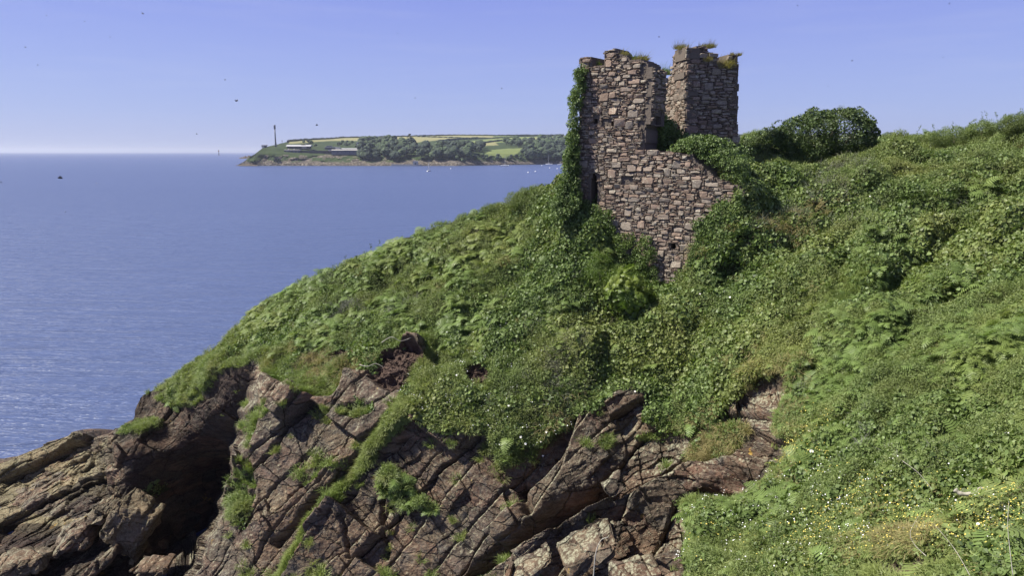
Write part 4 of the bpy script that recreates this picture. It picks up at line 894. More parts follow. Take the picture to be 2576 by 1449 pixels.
# daisies
DAISY = [(2000,1012),(2008,1022),(2022,1060),(2014,1065),(2044,1048),(2033,1092),(2042,1100),(2068,1098),(1998,1140),(2012,1165),(2034,1158),(2028,1172),(1968,1262),(1978,1260),(2008,1276),(2020,1280),(2105,1290),(2118,1296),
 (2094,1338),(2110,1340),(2150,1318),(2162,1328),(2140,1348),(2170,1300),(2182,1352),(2202,1362),(2450,1395),(2470,1320),(2440,1352),(2460,1358),(2482,1344),(2492,1382),(2502,1325),(2520,1300),(2512,1298),(2525,1390),(2440,1408),(2418,1401),
 (2462,1282),(2478,1284),(2500,1268),(2540,1120),(2528,1132),(2516,1120),(2546,1136),(2456,1246),(2220,1402),(2210,1440),(2300,1392),(2060,1360),(2128,1388),(2186,1410),(2530,1420),(2560,1360),(2556,1402),(2398,1340),(2376,1368),(2342,1300),
 (1310,1104),(1322,1112),(1360,1102),(1375,1080),(1280,1040),(1150,960),(1190,985),(1600,1000),(1760,770),(1840,775),(1350,1130),(2290,745),(2310,742),(2360,775),(2180,520)]
heads = None; rd = random.Random(5)
def daisy_mesh():
    V = []; Fc = []
    for k in range(12):
        a = k*math.pi/6; ca, sa = math.cos(a), math.sin(a); b0 = len(V)
        V += [(ca*.18-sa*.06, sa*.18+ca*.06, .02), (ca*.18+sa*.06, sa*.18-ca*.06, .02), (ca*.5+sa*.09, sa*.5-ca*.09, .07), (ca*.53, sa*.53, .07), (ca*.5-sa*.09, sa*.5+ca*.09, .07)]; Fc.append((b0, b0+1, b0+2, b0+3, b0+4))
    return V, Fc
dv, df = daisy_mesh(); pm = bpy.data.meshes.new("petals"); pm.from_pydata(dv, [], df); pm.materials.append(M['white_petal'])
cmb = MB(); cmb.lathe([(0.19, 0.0), (0.17, 0.07), (0.08, 0.11)], n=8); cm = bpy.data.meshes.new("flower_centre"); cm.from_pydata(cmb.v, [], cmb.f); cm.materials.append(M['yellow_petal'])
smb = MB(); smb.tube([(0, 0, 0), (0.05, 0, -1.2), (0, 0.05, -3)], [0.03, 0.03, 0.04], 4); sm = bpy.data.meshes.new("stalk"); sm.from_pydata(smb.v, [], smb.f); sm.materials.append(M['lime'])
for (x, y) in DAISY:
    g_, n_ = ground_at(x, y); d_ = (g_-Vector((0, 0, CAMH))).normalized(); s = 0.062*rd.uniform(.7, 1.2)*max(.85, min(1.2, g_.y/12)) 
    root = empty("daisy", g_ - d_*0.30*max(1, g_.y/14) ); nrm_ = (n_*0.4-d_*0.6+Vector((rd.gauss(0, .25), rd.gauss(0, .2), .5))).normalized(); root.rotation_euler = nrm_.to_track_quat('Z', 'Y').to_euler(); root.scale = (s, s, s)
    for me_, nm in ((pm, "petals"), (cm, "flower_centre"), (sm, "stalk")):
        o = bpy.data.objects.new(nm, me_); COL.objects.link(o); o.parent = root
    if x > 2150: lb, gr = "white daisy with a yellow centre among the scrub on the lower right slope", "white daisies on the lower right slope"
    elif x > 1900: lb, gr = "white daisy at the edge of the bare scree beside the right hand scrub", "white daisies beside the scree"
    else: lb, gr = "small white daisy in the turf above the brown cliff face", "white daisies in the cliff top turf"
    tag(root, lb, "daisy", gr)

# ================================================================ loose boulders on the shore shelf
def boulder(cx, cy, rx, ry, Y, ang, label, seed, mat='rock', gold=0.0, tarv=0.0, flat=0.9):
    rd = random.Random(seed); k = Y/FPX; bm = bmesh.new(); a = R(ang)
    pts = []
    for _ in range(16):
        v = Vector((rd.choice((-1, 1))*rd.uniform(.55, 1), rd.choice((-1, 1))*rd.uniform(.55, 1), rd.choice((-1, 1))*rd.uniform(.5, 1)))
        pts.append(Vector((v.x*rx*k, v.y*rx*k*flat, v.z*ry*k)))
    for p in pts: bm.verts.new(Matrix.Rotation(-a, 3, 'Y') @ p)
    bmesh.ops.convex_hull(bm, input=bm.verts[:]); bmesh.ops.delete(bm, geom=[v for v in bm.verts if not v.link_faces], context='VERTS')
    bmesh.ops.bevel(bm, geom=bm.edges[:], offset=0.05*rx*k, segments=1, affect='EDGES', profile=0.6)
    bmesh.ops.triangulate(bm, faces=bm.faces[:]); 
    for _ in range(4 if rx > 40 else 3): bmesh.ops.subdivide_edges(bm, edges=bm.edges[:], cuts=1, use_grid_fill=True)
    co = np.array([v.co[:] for v in bm.verts]); nn = np.array([v.normal[:] for v in bm.verts])
    d = fbm(co+seed*3, 0.9, 4, seed)*0.16*min(1, rx*k) + beds(co+seed, nb1, nj2, 0.35, 0.9, 0.22, seed+500, .5)*min(1, rx*k) + fbm(co+seed, 0.3, 3, seed+3)*0.08
    co = co+nn*d[:, None]
    for v, c in zip(bm.verts, co): v.co = c
    me = bpy.data.meshes.new("boulder"); bm.to_mesh(me); bm.free(); me.materials.append(M['rock'])
    at = me.attributes.new("zone", 'FLOAT_COLOR', 'POINT'); at.data.foreach_set("color", np.tile([0, gold, tarv, 0.0], len(me.vertices)).astype(np.float32))
    o = bpy.data.objects.new("boulder", me); COL.objects.link(o); o.location = Vp(cx, cy, Y); tag(o, label, "boulder", "boulders on the shore shelf")
boulder(335,1322,62,78,41.5,-28,"tall pale lichen crusted boulder in the lower left, beside the black gully",901,gold=.25)
boulder(240,1300,74,22,43.0,38,"long slanting slab between the black block and the pale boulder",902,gold=.15)
boulder(300,1205,30,44,45.5,10,"reddish broken block under the seaward nose of the black block",903)
boulder(190,1350,70,26,42.0,22,"grey pink bedded block below the golden ledges",904)
boulder(255,1415,52,18,39.8,40,"dark smooth slab at the lower edge left of the gully",905,tarv=.35)
boulder(18,1190,34,26,55.0,8,"golden weedy rock sitting apart at the left edge of the shore",906,gold=.9)
boulder(60,1405,90,20,41.0,14,"flat brown ledge rock at the lower left corner",907,gold=.2)
boulder(385,1420,46,24,38.5,30,"lichened wedge rock at the foot of the pale boulder",908)
boulder(1330,1425,85,17,23.4,36,"pinkish slab catching the sun at the bottom edge of the cliff",909)
boulder(1600,1440,75,18,20.5,14,"flat red brown slab lying at the bottom centre right",910)
boulder(1545,1222,34,24,25.4,30,"sunlit reddish angular block in the middle of the cliff face",911)
boulder(1480,1375,85,28,23.4,38,"long tan slab lying above the dark overhang in the lower cliff",913)

# ================================================================ SEA
def water_material():
    m, t, b = newmat("sea_water"); g = pos(t)
    mp = N(t, "ShaderNodeMapping"); mp.inputs["Rotation"].default_value = (0, 0, R(-12)); mp.inputs["Scale"].default_value = (0.16, 1.0, 1); t.links.new(g, mp.inputs[0])
    n1 = noise_n(t, mp.outputs[0], 0.34, 5, 0.62, 0.5); n2 = noise_n(t, mp.outputs[0], 1.9, 3, 0.6, 0.2); n3 = noise_n(t, g, 0.006, 3, 0.5)
    h = math_n(t, 'ADD', n1.outputs[0], math_n(t, 'MULTIPLY', n2.outputs[0], 0.28))
    mp2 = N(t, "ShaderNodeMapping"); mp2.inputs["Scale"].default_value = (0.0012, 0.006, 1); t.links.new(g, mp2.inputs[0]); band = noise_n(t, mp2.outputs[0], 1.0, 3, 0.5)
    c = mix(t, band.outputs[0], (0.066, 0.094, 0.19), (0.088, 0.118, 0.225))
    t.links.new(c, b.inputs["Base Color"]); b.inputs["Roughness"].default_value = 0.30; b.inputs['Specular IOR Level'].default_value = 0.19; b.inputs["IOR"].default_value = 1.33
    bump(t, b, h, 1.0, 1.7)
    return m
M['sea'] = water_material()
mesh_o = mesh_obj("sea", [(-24000, -300, 0), (24000, -300, 0), (24000, 33000, 0), (-24000, 33000, 0)], [(0, 1, 2, 3)], M['sea']); tag(mesh_o, kind='structure')

# ================================================================ FAR HEADLAND
FSK = [(597,414.6),(612,408),(628,394),(640,388),(650,380),(661,371),(695,363),(725,355.5),(762,352.5),(829,349.3),(863,346.6),(947,345.2),(1048,342.5),(1149,340.2),(1250,341.2),(1418,339.8),(1600,338),(1860,337),(2080,338),(2200,337),(2330,341),(2480,352),(2620,362)]
FC, FR = 1100, 130
fx = np.linspace(597, 2620, FC); ftop = np.interp(fx, [a for a, b in FSK], [b for a, b in FSK]); fbot = np.interp(fx, [597, 1150, 1290, 1400, 2620], [416.6, 416.8, 414.5, 412.8, 411])
ft = np.linspace(0, 1, FR)**1.25; FX = np.repeat(fx[None], FR, 0); FY = fbot+(ftop-fbot)*ft[:, None]
Dw = CAMH/((fbot-381.2)/FPX/1.0)*1.0
e_ = np.array([ (PH/2-y)/FPX for y in fbot]); tb = (e_*_cp-_sp)/(_cp+e_*_sp); Dw = CAMH/(-tb)
FD = Dw[None]+np.interp(FY, [339, 346, 352, 360, 368, 376, 386, 392, 404, 412, 418], [1300, 900, 620, 400, 230, 120, 55, 40, 22, 6, 0])*np.clip((fx-590)/250, 0.15, 1)[None]
FG = P(FX, FY, FD)
cl = np.exp(-((FY-399)/9)**2); rgh = fbm(FG, 18, 4, 5)*9*cl+fbm(FG, 40, 3, 6)*3*np.exp(-((FY-385)/16)**2)
FG[..., 1] += rgh*2.2; FG[..., 2] += np.where(FY < 412, rgh*0.6+fbm(FG, 25, 3, 7)*0.9*(FY > 356), fbm(FG, 5, 2, 8)*0.8)
bk = []
for k in range(1, 10): q = FG[-1].copy(); q[:, 1] += 60*k; q[:, 2] -= 0.6*k*k; bk.append(q)
FG2 = np.concatenate([FG, np.array(bk)]); FY2 = np.concatenate([FY, np.repeat(ftop[None], 9, 0)]); FX2 = np.repeat(fx[None], FG2.shape[0], 0)
# land use painted as ground cover: r = crop ripeness, g = pasture, b = rock
lu = np.zeros(FG2.shape[:2]+(4,)); lu[..., 3] = 1
crop = poly_mask(FX2, FY2, [(728,362),(725,354),(830,347),(1048,340),(1240,338),(1240,346.5),(1130,349),(1046,358.5),(1040,352),(905,353.5),(830,354)])|poly_mask(FX2, FY2, [(1190,362),(1262,350),(1245,358),(1255,365),(1160,368)])|poly_mask(FX2,FY2,[(1325,347),(1420,344),(1420,350),(1330,352)])
past = poly_mask(FX2, FY2, [(1120,366),(1170,356),(1250,347),(1330,342),(1420,341.5),(1420,346),(1290,355),(1215,362),(1150,367)])|poly_mask(FX2, FY2, [(1100,341),(1240,342),(1420,339),(1420,341),(1180,346)])|poly_mask(FX2, FY2, [(1840,330),(2620,330),(2620,350),(1840,346)])|poly_mask(FX2, FY2, [(1220,386),(1240,376),(1320,372),(1300,386),(1280,396),(1225,394)])
lu[..., 0] = blur(crop.astype(float), 1); lu[..., 1] = blur(past.astype(float), 1)
lu[..., 2] = np.clip(sstep(404, 409, FY2+4*fbm(FG2, 12, 3, 9)+2*(FX2 > 960))+ 0.9*(fbm(FG2, 9, 3, 10) > 0.15)*(FY2 > 389)*(FX2 < 960) + 0.8*(fbm(FG2, 9, 3, 10) > 0.25)*(FY2 > 396), 0, 1)
def far_material():
    m, t, b = newmat("far_land"); g = pos(t); a = N(t, "ShaderNodeAttribute"); a.attribute_name = "landuse"; s = N(t, "ShaderNodeSeparateColor"); t.links.new(a.outputs["Color"], s.inputs[0])
    n = noise_n(t, g, 0.05, 5, 0.6); n2 = noise_n(t, g, 0.25, 5, 0.7)
    c = mix(t, n.outputs[0], (0.026, 0.042, 0.019), (0.062, 0.085, 0.032)); c = mix(t, s.outputs[1], c, mix(t, n.outputs[0], (0.14, 0.18, 0.06), (0.19, 0.22, 0.08)))
    c = mix(t, s.outputs[0], c, mix(t, n.outputs[0], (0.22, 0.22, 0.10), (0.27, 0.25, 0.12)))
    rk = ramp(t, n2.outputs[0], [(0.35, (0.03, 0.026, 0.022)), (0.5, (0.10, 0.085, 0.068)), (0.65, (0.24, 0.21, 0.165))]).outputs[0]; c = mix(t, s.outputs[2], c, rk)
    t.links.new(c, b.inputs["Base Color"]); b.inputs["Roughness"].default_value = 0.95; b.inputs["Specular IOR Level"].default_value = 0.1; return m
M['far'] = far_material()
nr2_ = FG2.shape[0]; idx = np.arange(nr2_*FC).reshape(nr2_, FC); F = np.stack([idx[:-1, :-1], idx[:-1, 1:], idx[1:, 1:], idx[1:, :-1]], -1).reshape(-1, 4)
hd = np_mesh("headland", FG2.reshape(-1, 3), F, M['far'], smooth=False, attrs={"landuse": ('POINT', 'FLOAT_COLOR', lu.reshape(-1, 4))}); tag(hd, kind='structure')
def far_at(px, py): j = int(np.argmin(abs(fx-px))); i = int(np.argmin(abs(FY[:, j]-py))); return Vector(FG[i, j])
# outer skerry
V = []; sk = MB()
def far_rock(label, x0, x1, y, h, D_, seed):
    n = 26; rd = random.Random(seed); r3 = []
    for i in range(n+1):
        u = i/n; hh = h*math.sin(math.pi*min(1, u*0.9+0.06))*rd.uniform(.55, 1.1); c = Vp(x0+(x1-x0)*u, y, D_)
        r3.append([c+Vector((0, -7, -0.5)), c+Vector((0, -4, hh*.6)), c+Vector((0, 0, hh)), c+Vector((0, 8, hh*.5)), c+Vector((0, 12, -.5))])
    c0 = r3[0][0].copy(); V = [v-c0 for r in r3 for v in r]; Fc = [(i*5+k, (i+1)*5+k, (i+1)*5+k+1, i*5+k+1) for i in range(n) for k in range(4)]
    o = mesh_obj("skerry", V, Fc, M['rock']); o.location = c0; tag(o, label, "rock", "low rocks off the far point"); at = o.data.attributes.new("zone", 'FLOAT_COLOR', 'POINT'); at.data.foreach_set("color", np.tile([0, 0.2, 0.3, 0.0], len(V)).astype(np.float32))
far_rock("dark low skerry jutting left from the far point, behind the nearer reef", 603, 660, 398, 8, 1900, 1)
far_rock("pale wave washed reef at the left tip of the far point", 596, 650, 416, 3.5, 1385, 2)

# hedges between the far fields
M['far_leaf'] = simple("far_foliage", (0.034, 0.052, 0.027), 0.9, 0.45, 0.18); M['far_leaf2'] = simple("far_foliage_light", (0.048, 0.074, 0.030), 0.9, 0.4, 0.2); M['far_leaf3'] = simple("far_foliage_dark", (0.026, 0.042, 0.026), 0.9, 0.35, 0.2)
def hedge(pts, h, label):
    mb = MB(); q = []
    for (x0, y0), (x1, y1) in zip(pts[:-1], pts[1:]):
        m_ = max(2, int(abs(x1-x0)/5));
        for s in range(m_): q.append(far_at(x0+(x1-x0)*s/m_, y0+(y1-y0)*s/m_))
    q.append(far_at(*pts[-1])); c0 = q[0].copy(); rd = random.Random(len(q)); q = [p-c0+Vector((0, 0, h*.4)) for p in q]
    mb.tube(q, [h*rd.uniform(.6, 1.15) for _ in q], 7); o = mb.build("hedge", M['far_leaf']); o.location = c0; tag(o, label, "hedge", "hedges between the far fields")
hedge([(725,355.3),(762,352.3),(829,349.2),(863,346.6),(947,345.2),(1048,342.8),(1149,340.4),(1250,341.2),(1418,339.8)], 3.2, "long dark hedge along the skyline of the far fields")
hedge([(1046,343.6),(1110,345.5),(1170,347.5),(1240,348)], 2.6, "hedge between the two pale ripe fields")
hedge([(1240,348),(1300,344),(1360,342.5),(1418,341.5)], 2.6, "hedge climbing right from the ripe fields to the skyline")
hedge([(1165,364),(1210,361),(1250,355),(1280,352.5)], 3.0, "hedge slanting across the middle green field")
hedge([(1100,357),(1150,351),(1200,349)], 4.0, "scrubby hedge left of the middle green field")
hedge([(1840,342),(1900,341),(1990,342),(2080,343),(2200,342),(2330,345)], 3.5, "dark hedge on the distant skyline right of the windswept tree")

# far trees, each its own crown and trunk
def far_tree_mesh(seed, conifer=False):
    rd = random.Random(seed); bm = bmesh.new()
    lobes = [(0, 0, 7.5, 4.6, 4.2)]+[(rd.uniform(-3.4, 3.4), rd.uniform(-3, 3), rd.uniform(4.5, 9.5), rd.uniform(1.8, 3.0), rd.uniform(1.5, 2.6)) for _ in range(10)]
    if conifer: lobes = [(rd.uniform(-1, 1)*(4+i*0.5), rd.uniform(-2, 2), 10+i*2.2, rd.uniform(2.2, 4.2), rd.uniform(1.4, 2.2)) for i in range(11)]
    for (x, y, z, r_, rz_) in lobes:
        res = bmesh.ops.create_icosphere(bm, subdivisions=2, radius=1.0)
        for v in res['verts']:
            k_ = rd.uniform(.78, 1.2); v.co = Vector((x+v.co.x*r_*k_, y+v.co.y*r_*k_, z+v.co.z*rz_*k_))
    me = bpy.data.meshes.new("crown"); bm.to_mesh(me); bm.free(); return me
crowns = []
for mt in ('far_leaf', 'far_leaf2', 'far_leaf3'):
    for s in range(3): me = far_tree_mesh(s+10*len(crowns)); me.materials.append(M[mt]); crowns.append(me)
tk = MB(); tk.tube([(0, 0, -1), (0.1, 0, 3), (0, 0.2, 7)], [0.45, 0.35, 0.2], 5); tkm = bpy.data.meshes.new("trunk"); tkm.from_pydata([tuple(v) for v in tk.v], [], tk.f); tkm.materials.append(M['bark'])
rd = random.Random(33)
spots = []
def area(n, poly, tag_):
    pa = np.array(poly); x0, y0 = pa.min(0); x1, y1 = pa.max(0); c = 0; g_ = 0
    while c < n and g_ < 5000:
        g_ += 1; x, y = rd.uniform(x0, x1), rd.uniform(y0, y1)
        if poly_mask(np.array([x]), np.array([y]), poly)[0] and all((x-a)**2*0.35+(y-b)**2 > 4.2 for a, b, *_ in spots): spots.append((x, y, tag_)); c += 1
area(95, [(904,362),(915,356),(985,354),(1028,360),(1060,368),(1090,372),(1115,392),(1090,402),(1045,396),(990,402),(905,404)], 'wood')
area(40, [(1108,372),(1130,366),(1210,372),(1215,382),(1180,400),(1110,404)], 'mid')
area(110, [(1262,362),(1300,356),(1330,358),(1360,352),(1420,352),(1420,404),(1330,405),(1300,398),(1320,375)], 'right')
area(26, [(1110,398),(1320,396),(1320,406),(1150,406)], 'shore')
area(9, [(845,360),(895,356),(895,368),(850,369)], 'fort')
area(7, [(750,360),(800,358),(805,376),(790,379)], 'fort')
area(14, [(2200,346),(2330,348),(2400,355),(2200,352)], 'east')
LB = {'wood': ("rounded dark tree in the dense wood right of the fort on the far headland", "trees of the wood beside the far fort"),
      'mid': ("tree on the wooded slope in the middle of the far shore", "trees on the middle of the far shore"),
      'right': ("tree in the wood running down to the moored yachts by the ruined tower", "trees of the wood above the moorings"),
      'shore': ("small tree at the top of the far beach", "small trees along the far beach"),
      'fort': ("small tree growing among the far fort buildings", "trees around the far fort"),
      'east': ("distant tree beneath the fields seen right of the windswept tree", "distant trees right of the windswept tree")}
for x, y, tg in spots:
    p = far_at(x, y); root = empty("broadleaf_tree", p, rd.uniform(0, 6.28)); s = rd.uniform(1.05, 1.75)*(0.45 if tg in ('fort', 'shore') else 1.0)*(1.0 if tg != 'east' else 1.1); root.scale = (s*1.1, s*1.1, s)
    c = bpy.data.objects.new("crown", rd.choice(crowns)); COL.objects.link(c); c.parent = root; k_ = bpy.data.objects.new("trunk", tkm); COL.objects.link(k_); k_.parent = root
    tag(root, LB[tg][0], "tree", LB[tg][1])
p = far_at(1034, 372); p.z -= 4; root = empty("pine_tree", p); me = far_tree_mesh(99, True); me.materials.append(M['far_leaf3']); c = bpy.data.objects.new("crown", me); COL.objects.link(c); c.parent = root
tk2 = MB(); tk2.tube([(0, 0, -6), (0.3, 0, 12), (0, 0, 30)], [1.0, .8, .3], 6); tk2.build("trunk", M['bark'], root); tag(root, "tallest dark pine rising above the wood on the far headland", "tree")

# ---- the fort, mast, huts and beacon on the headland
M['slate'] = simple("slate_stone", (0.13, 0.13, 0.155), 0.85, 0.2, 0.4); M['dslate'] = simple("dark_stone", (0.06, 0.055, 0.06), 0.85, 0.25, 0.4)
M['wpaint'] = simple("white_paint", (0.40, 0.40, 0.40), 0.6, 0.05, 0.4); M['lstone'] = simple("light_stone", (0.42, 0.40, 0.35), 0.8, 0.15, 0.5)
M['glassdark'] = simple("dark_opening", (0.02, 0.022, 0.03), 0.3, 0.1, 1); M['steel'] = simple("grey_steel", (0.10, 0.11, 0.13), 0.5, 0.15, 0.5); M['redroof'] = simple("red_roof", (0.18, 0.06, 0.05), 0.8, 0.15, 0.6)
def px_box(mb, x0, x1, y0, y1, D_, dep, org):
    a = Vp(x0, y1, D_)-org; b = Vp(x1, y0, D_)-org; mb.box(a.x, b.x, a.y, a.y+dep, a.z, b.z)
def building(label, D_, parts, group="buildings of the far fort"):
    x0 = parts[0][2]; org = Vp((parts[0][2]+parts[0][3])/2, parts[0][5], D_); root = empty("fort_building", org)
    for nm, mat_, a, b, c, d, off, dep in parts:
        mb = MB()
        if nm in ('roof', 'terrace'):      # pitched towards the water
            p0 = Vp(a, d, D_+off)-org; p1 = Vp(b, c, D_+off)-org; y1 = p0.y+max(4.0, (p1.z-p0.z)*2.2); yb_ = p0.y+dep+5; z_ = p0.z-0.4
            mb.add([(p0.x, p0.y, z_), (p1.x, p0.y, z_), (p1.x, p0.y, p0.z), (p0.x, p0.y, p0.z), (p0.x, y1, p1.z), (p1.x, y1, p1.z), (p1.x, yb_, z_), (p0.x, yb_, z_)],
                   [(0, 1, 2, 3), (3, 2, 5, 4), (4, 5, 6, 7), (0, 3, 4, 7), (1, 6, 5, 2), (0, 7, 6, 1)])
        else: px_box(mb, a, b, c, d, D_+off, dep, org)
        mb.build(nm, M[mat_], root)
    tag(root, label, "building", group)
DF = 1440
building("long building with a bright white roof on the far headland", DF+60, [("wall",'dslate',722,778,367.2,375,0,14),("roof",'wpaint',719,781,363.6,367.6,-2,18),("window",'glassdark',728,738,369,371.5,-0.4,1),("window",'glassdark',742,756,369,371.5,-0.4,1),("balcony",'wpaint',758.5,770,370,372,-3,3),("roof_hatch",'redroof',757,768,362.9,364,3,6)])
building("grey blue block with vertical panels, leftmost of the fort's lower walls", DF+20, [("wall",'slate',715,753,376.5,389,0,14),("roof",'lstone',714,754,375.9,376.5,-1,16),("panel",'dslate',716,719,378,388,-0.5,1),("panel",'dslate',734,735,378,388,-0.5,1),("panel",'dslate',744,745,378,388,-0.5,1),("chimney",'lstone',724,726.5,373.6,376,5,3),("chimney",'lstone',738,740.5,373.6,376,5,3)])
building("long dark retaining wall joining the fort's two blocks", DF+24, [("wall",'dslate',753,834,379,389,0,8),("coping",'slate',753,834,378.5,379,-1,9),("gatehouse",'lstone',826,834,376,379,-2,8)])
building("broad grey fort block at the right end with a pale roof terrace", DF+16, [("wall",'slate',834,898,377.2,389,0,18),("roof",'lstone',833.5,898.5,375.6,377.4,-1,20),("terrace",'wpaint',857,897,372.4,374.6,5,6),("glazing",'glassdark',858,896,374.4,376.2,5,6),("roof_house",'lstone',844,855,369.5,376.2,5,6)]+[("window",'glassdark',839+i*10,841+i*10,381,383,-0.4,1) for i in range(6)])
building("low grey building behind the fort terrace", DF+90, [("wall",'slate',817,845,369.8,376,0,10),("roof",'steel',816,846,369,369.8,-1,12),("annex",'slate',821,833,366,369,6,8)])
building("small pale lookout hut on the left brow of the headland", DF-20, [("wall",'lstone',658,665,365,371,0,7),("roof",'slate',657,669.5,364,365,-1,9),("annex",'dslate',665,669,366,371,0,7)])
building("tiny hut on the skyline where the ripe field begins", DF+150, [("wall",'dslate',722,726,352.8,358,0,5),("roof",'slate',721.6,726.4,352,352.8,-.5,6)])
building("white house corner tower standing up behind the fort's right end", DF+70, [("wall",'wpaint',897.4,900.2,358,373,0,5),("cap",'lstone',896.9,900.7,357,358,-.5,6)])
# mast
org = Vp(693.6, 366, DF+40); k = (DF+40)/FPX; root = empty("radar_mast", org)
mb = MB(); mb.lathe([(2.9*k, -2), (2.6*k, 1), (2.0*k, 6), (1.6*k, 18), (1.35*k, 41*k)], n=14); mb.build("column", M['steel'], root, True)
mb = MB(); mb.lathe([(1.4*k, 40*k), (2.4*k, 40.8*k), (2.4*k, 49*k), (2.2*k, 50*k), (0.8*k, 50.2*k)], n=14); mb.build("radar_drum", M['steel'], root, True)
mb = MB(); mb.lathe([(2.5*k, 40.5*k), (2.5*k, 41.2*k)], n=14); mb.build("gallery", M['steel'], root); tag(root, "tall slender grey tower with a cylindrical head standing on the far headland", "mast")
org = Vp(710, 361, DF+80); root = empty("signal_post", org); mb = MB(); mb.lathe([(.35, -2), (.3, 6)], n=6); mb.build("post", M['steel'], root); mb = MB(); mb.lathe([(.9, 4.2), (.9, 6.4), (.3, 6.8)], n=8); mb.build("lamp", M['steel'], root); tag(root, "short signal post with a square lamp right of the tall mast", "signal post")
org = Vp(550.5, 386, 2600); root = empty("channel_beacon", org); mb = MB(); mb.lathe([(1.6, -7), (1.2, 0), (1.0, 8)], n=8); mb.build("post", M['steel'], root); mb = MB(); mb.lathe([(2.2, 7.5), (2.2, 10), (.4, 12)], n=8); mb.build("topmark", M['redroof'], root); tag(root, "thin dark marker post standing in the open sea on the horizon", "beacon")
org = Vp(1045, 416, 1392); root = empty("landing_beacon", org); mb = MB(); mb.box(-4.5, 4.5, 0, 7, -1, 7.5); mb.build("wall", M['lstone'], root); mb = MB(); mb.box(-4.9, 4.9, -.4, 7.4, 7.5, 8.3); mb.build("parapet", M['lstone'], root)
mb = MB(); mb.box(-1.2, 1.2, -.1, 0.4, 2, 4.6); mb.build("window", M['glassdark'], root); mb = MB(); mb.box(-1, 0.2, 2, 3, 8.3, 10.2); mb.build("chimney", M['lstone'], root); mb = MB(); mb.box(-45, -4.6, 1, 4, -1, 2.2); mb.box(4.6, 12, 1, 4, -1, 1.4); mb.build("quay", M['lstone'], root)
tag(root, "small square stone hut with a quay at the waterline of the far shore", "stone hut")

# ---- boats and buoys
M['hull'] = simple("white_hull", (0.8, 0.8, 0.78), 0.35, 0.04, 1); M['sail'] = simple("sail_cloth", (0.82, 0.80, 0.76), 0.7, 0.04, 1); M['navy'] = simple("navy_cover", (0.02, 0.03, 0.07), 0.6, 0.1, 1)
def hull_mb(L, Bm, H):
    V = []; Fc = []; n = 12
    for i in range(n+1):
        u = i/n; bw = Bm/2*(math.sin(math.pi*min(1, (u*0.75+0.25)))**0.6 if u < .995 else 0.02); x = (u-.5)*L; sh_ = H*(1+0.25*(2*u-1)**2)
        V += [(x, -bw, sh_), (x, -bw*.75, H*.25), (x, 0, -H*.35*(1-u*u*.5)), (x, bw*.75, H*.25), (x, bw, sh_)]
    for i in range(n):
        for k in range(4): Fc.append((i*5+k, i*5+k+1, (i+1)*5+k+1, (i+1)*5+k))
        Fc.append((i*5+4, i*5, (i+1)*5, (i+1)*5+4))
    Fc.append((0, 1, 2, 3, 4)); Fc.append(tuple(n*5+k for k in (4, 3, 2, 1, 0))); m_ = MB(); m_.add(V, Fc); return m_
def yacht(px, py, L, mast, rz, label, sails=False):
    Y_ = CAMH/(-((PH/2-py)/FPX*_cp-_sp)/(_cp+(PH/2-py)/FPX*_sp)); root = empty("sailing_yacht", Vp(px, py, Y_), rz); root.location.z = 0.1
    H = L*.11; hull_mb(L, L*.32, H).build("hull", M['hull'], root, True)
    mb = MB(); mb.box(-L*.12, L*.2, -L*.08, L*.08, H*.95, H*1.5); mb.build("cabin", M['hull'], root)
    mb = MB(); mb.tube([(L*.08, 0, H), (L*.08, 0, mast)], [.14, .09], 6); mb.build("mast", M['hull'] if not sails else M['lstone'], root)
    mb = MB(); mb.tube([(L*.08, 0, H*2), (-L*.32, 0, H*2)], [.22, .22], 6); mb.build("boom", M['navy'], root)
    mb = MB(); mb.tube([(L*.08, 0, mast), (L*.48, 0, H)], [.03, .03], 4); mb.tube([(L*.08, 0, mast), (-L*.48, 0, H)], [.03, .03], 4); mb.build("rigging", M['steel'], root)
    if sails:
        mb = MB(); mb.add([(L*.06, .05, H*2.2), (-L*.32, -.6, H*2.2), (L*.06, .05, mast*.82), (L*.06, .1, H*2.2), (-L*.32, -.55, H*2.2), (L*.06, .1, mast*.82)], [(0, 1, 2), (3, 5, 4), (0, 2, 5, 3), (1, 4, 5, 2), (0, 3, 4, 1)]); mb.build("mainsail", M['sail'], root)
    tag(root, label, "yacht")
yacht(1079,430.8,9.5,15,R(65),"small yacht under sail in open water, nearest of the boats",True)
yacht(1269,418,15,20,0,"large white yacht moored broadside with bare mast off the far wood")
yacht(1381,413.8,14,19,R(180),"white yacht moored close to the far beach nearest the ruined tower")
def motorboat(px, py, L, label):
    Y_ = CAMH/(-((PH/2-py)/FPX*_cp-_sp)/(_cp+(PH/2-py)/FPX*_sp)); root = empty("motor_boat", Vp(px, py, Y_)); root.location.z = .1
    hull_mb(L, L*.34, L*.13).build("hull", M['hull'], root, True); mb = MB(); mb.box(-L*.1, L*.22, -L*.12, L*.12, L*.13, L*.30); mb.build("wheelhouse", M['hull'], root); mb = MB(); mb.box(-L*.11, L*.23, -L*.125, L*.125, L*.2, L*.26); mb.build("window", M['glassdark'], root)
    mb = MB(); mb.tube([(0, 0, L*.3), (0, 0, L*.62)], [.08, .05], 5); mb.build("aerial", M['steel'], root); tag(root, label, "motor boat")
motorboat(1409,414.6,11,"little white motor boat half hidden by the ivy of the tower")
bu = MB(); bu.lathe([(0.3, -.5), (.9, 0), (1.1, .5), (.9, 1.1), (.2, 1.4)], n=10); bm_ = bpy.data.meshes.new("float"); bm_.from_pydata([tuple(v) for v in bu.v], [], bu.f); bm_.materials.append(M['hull'])
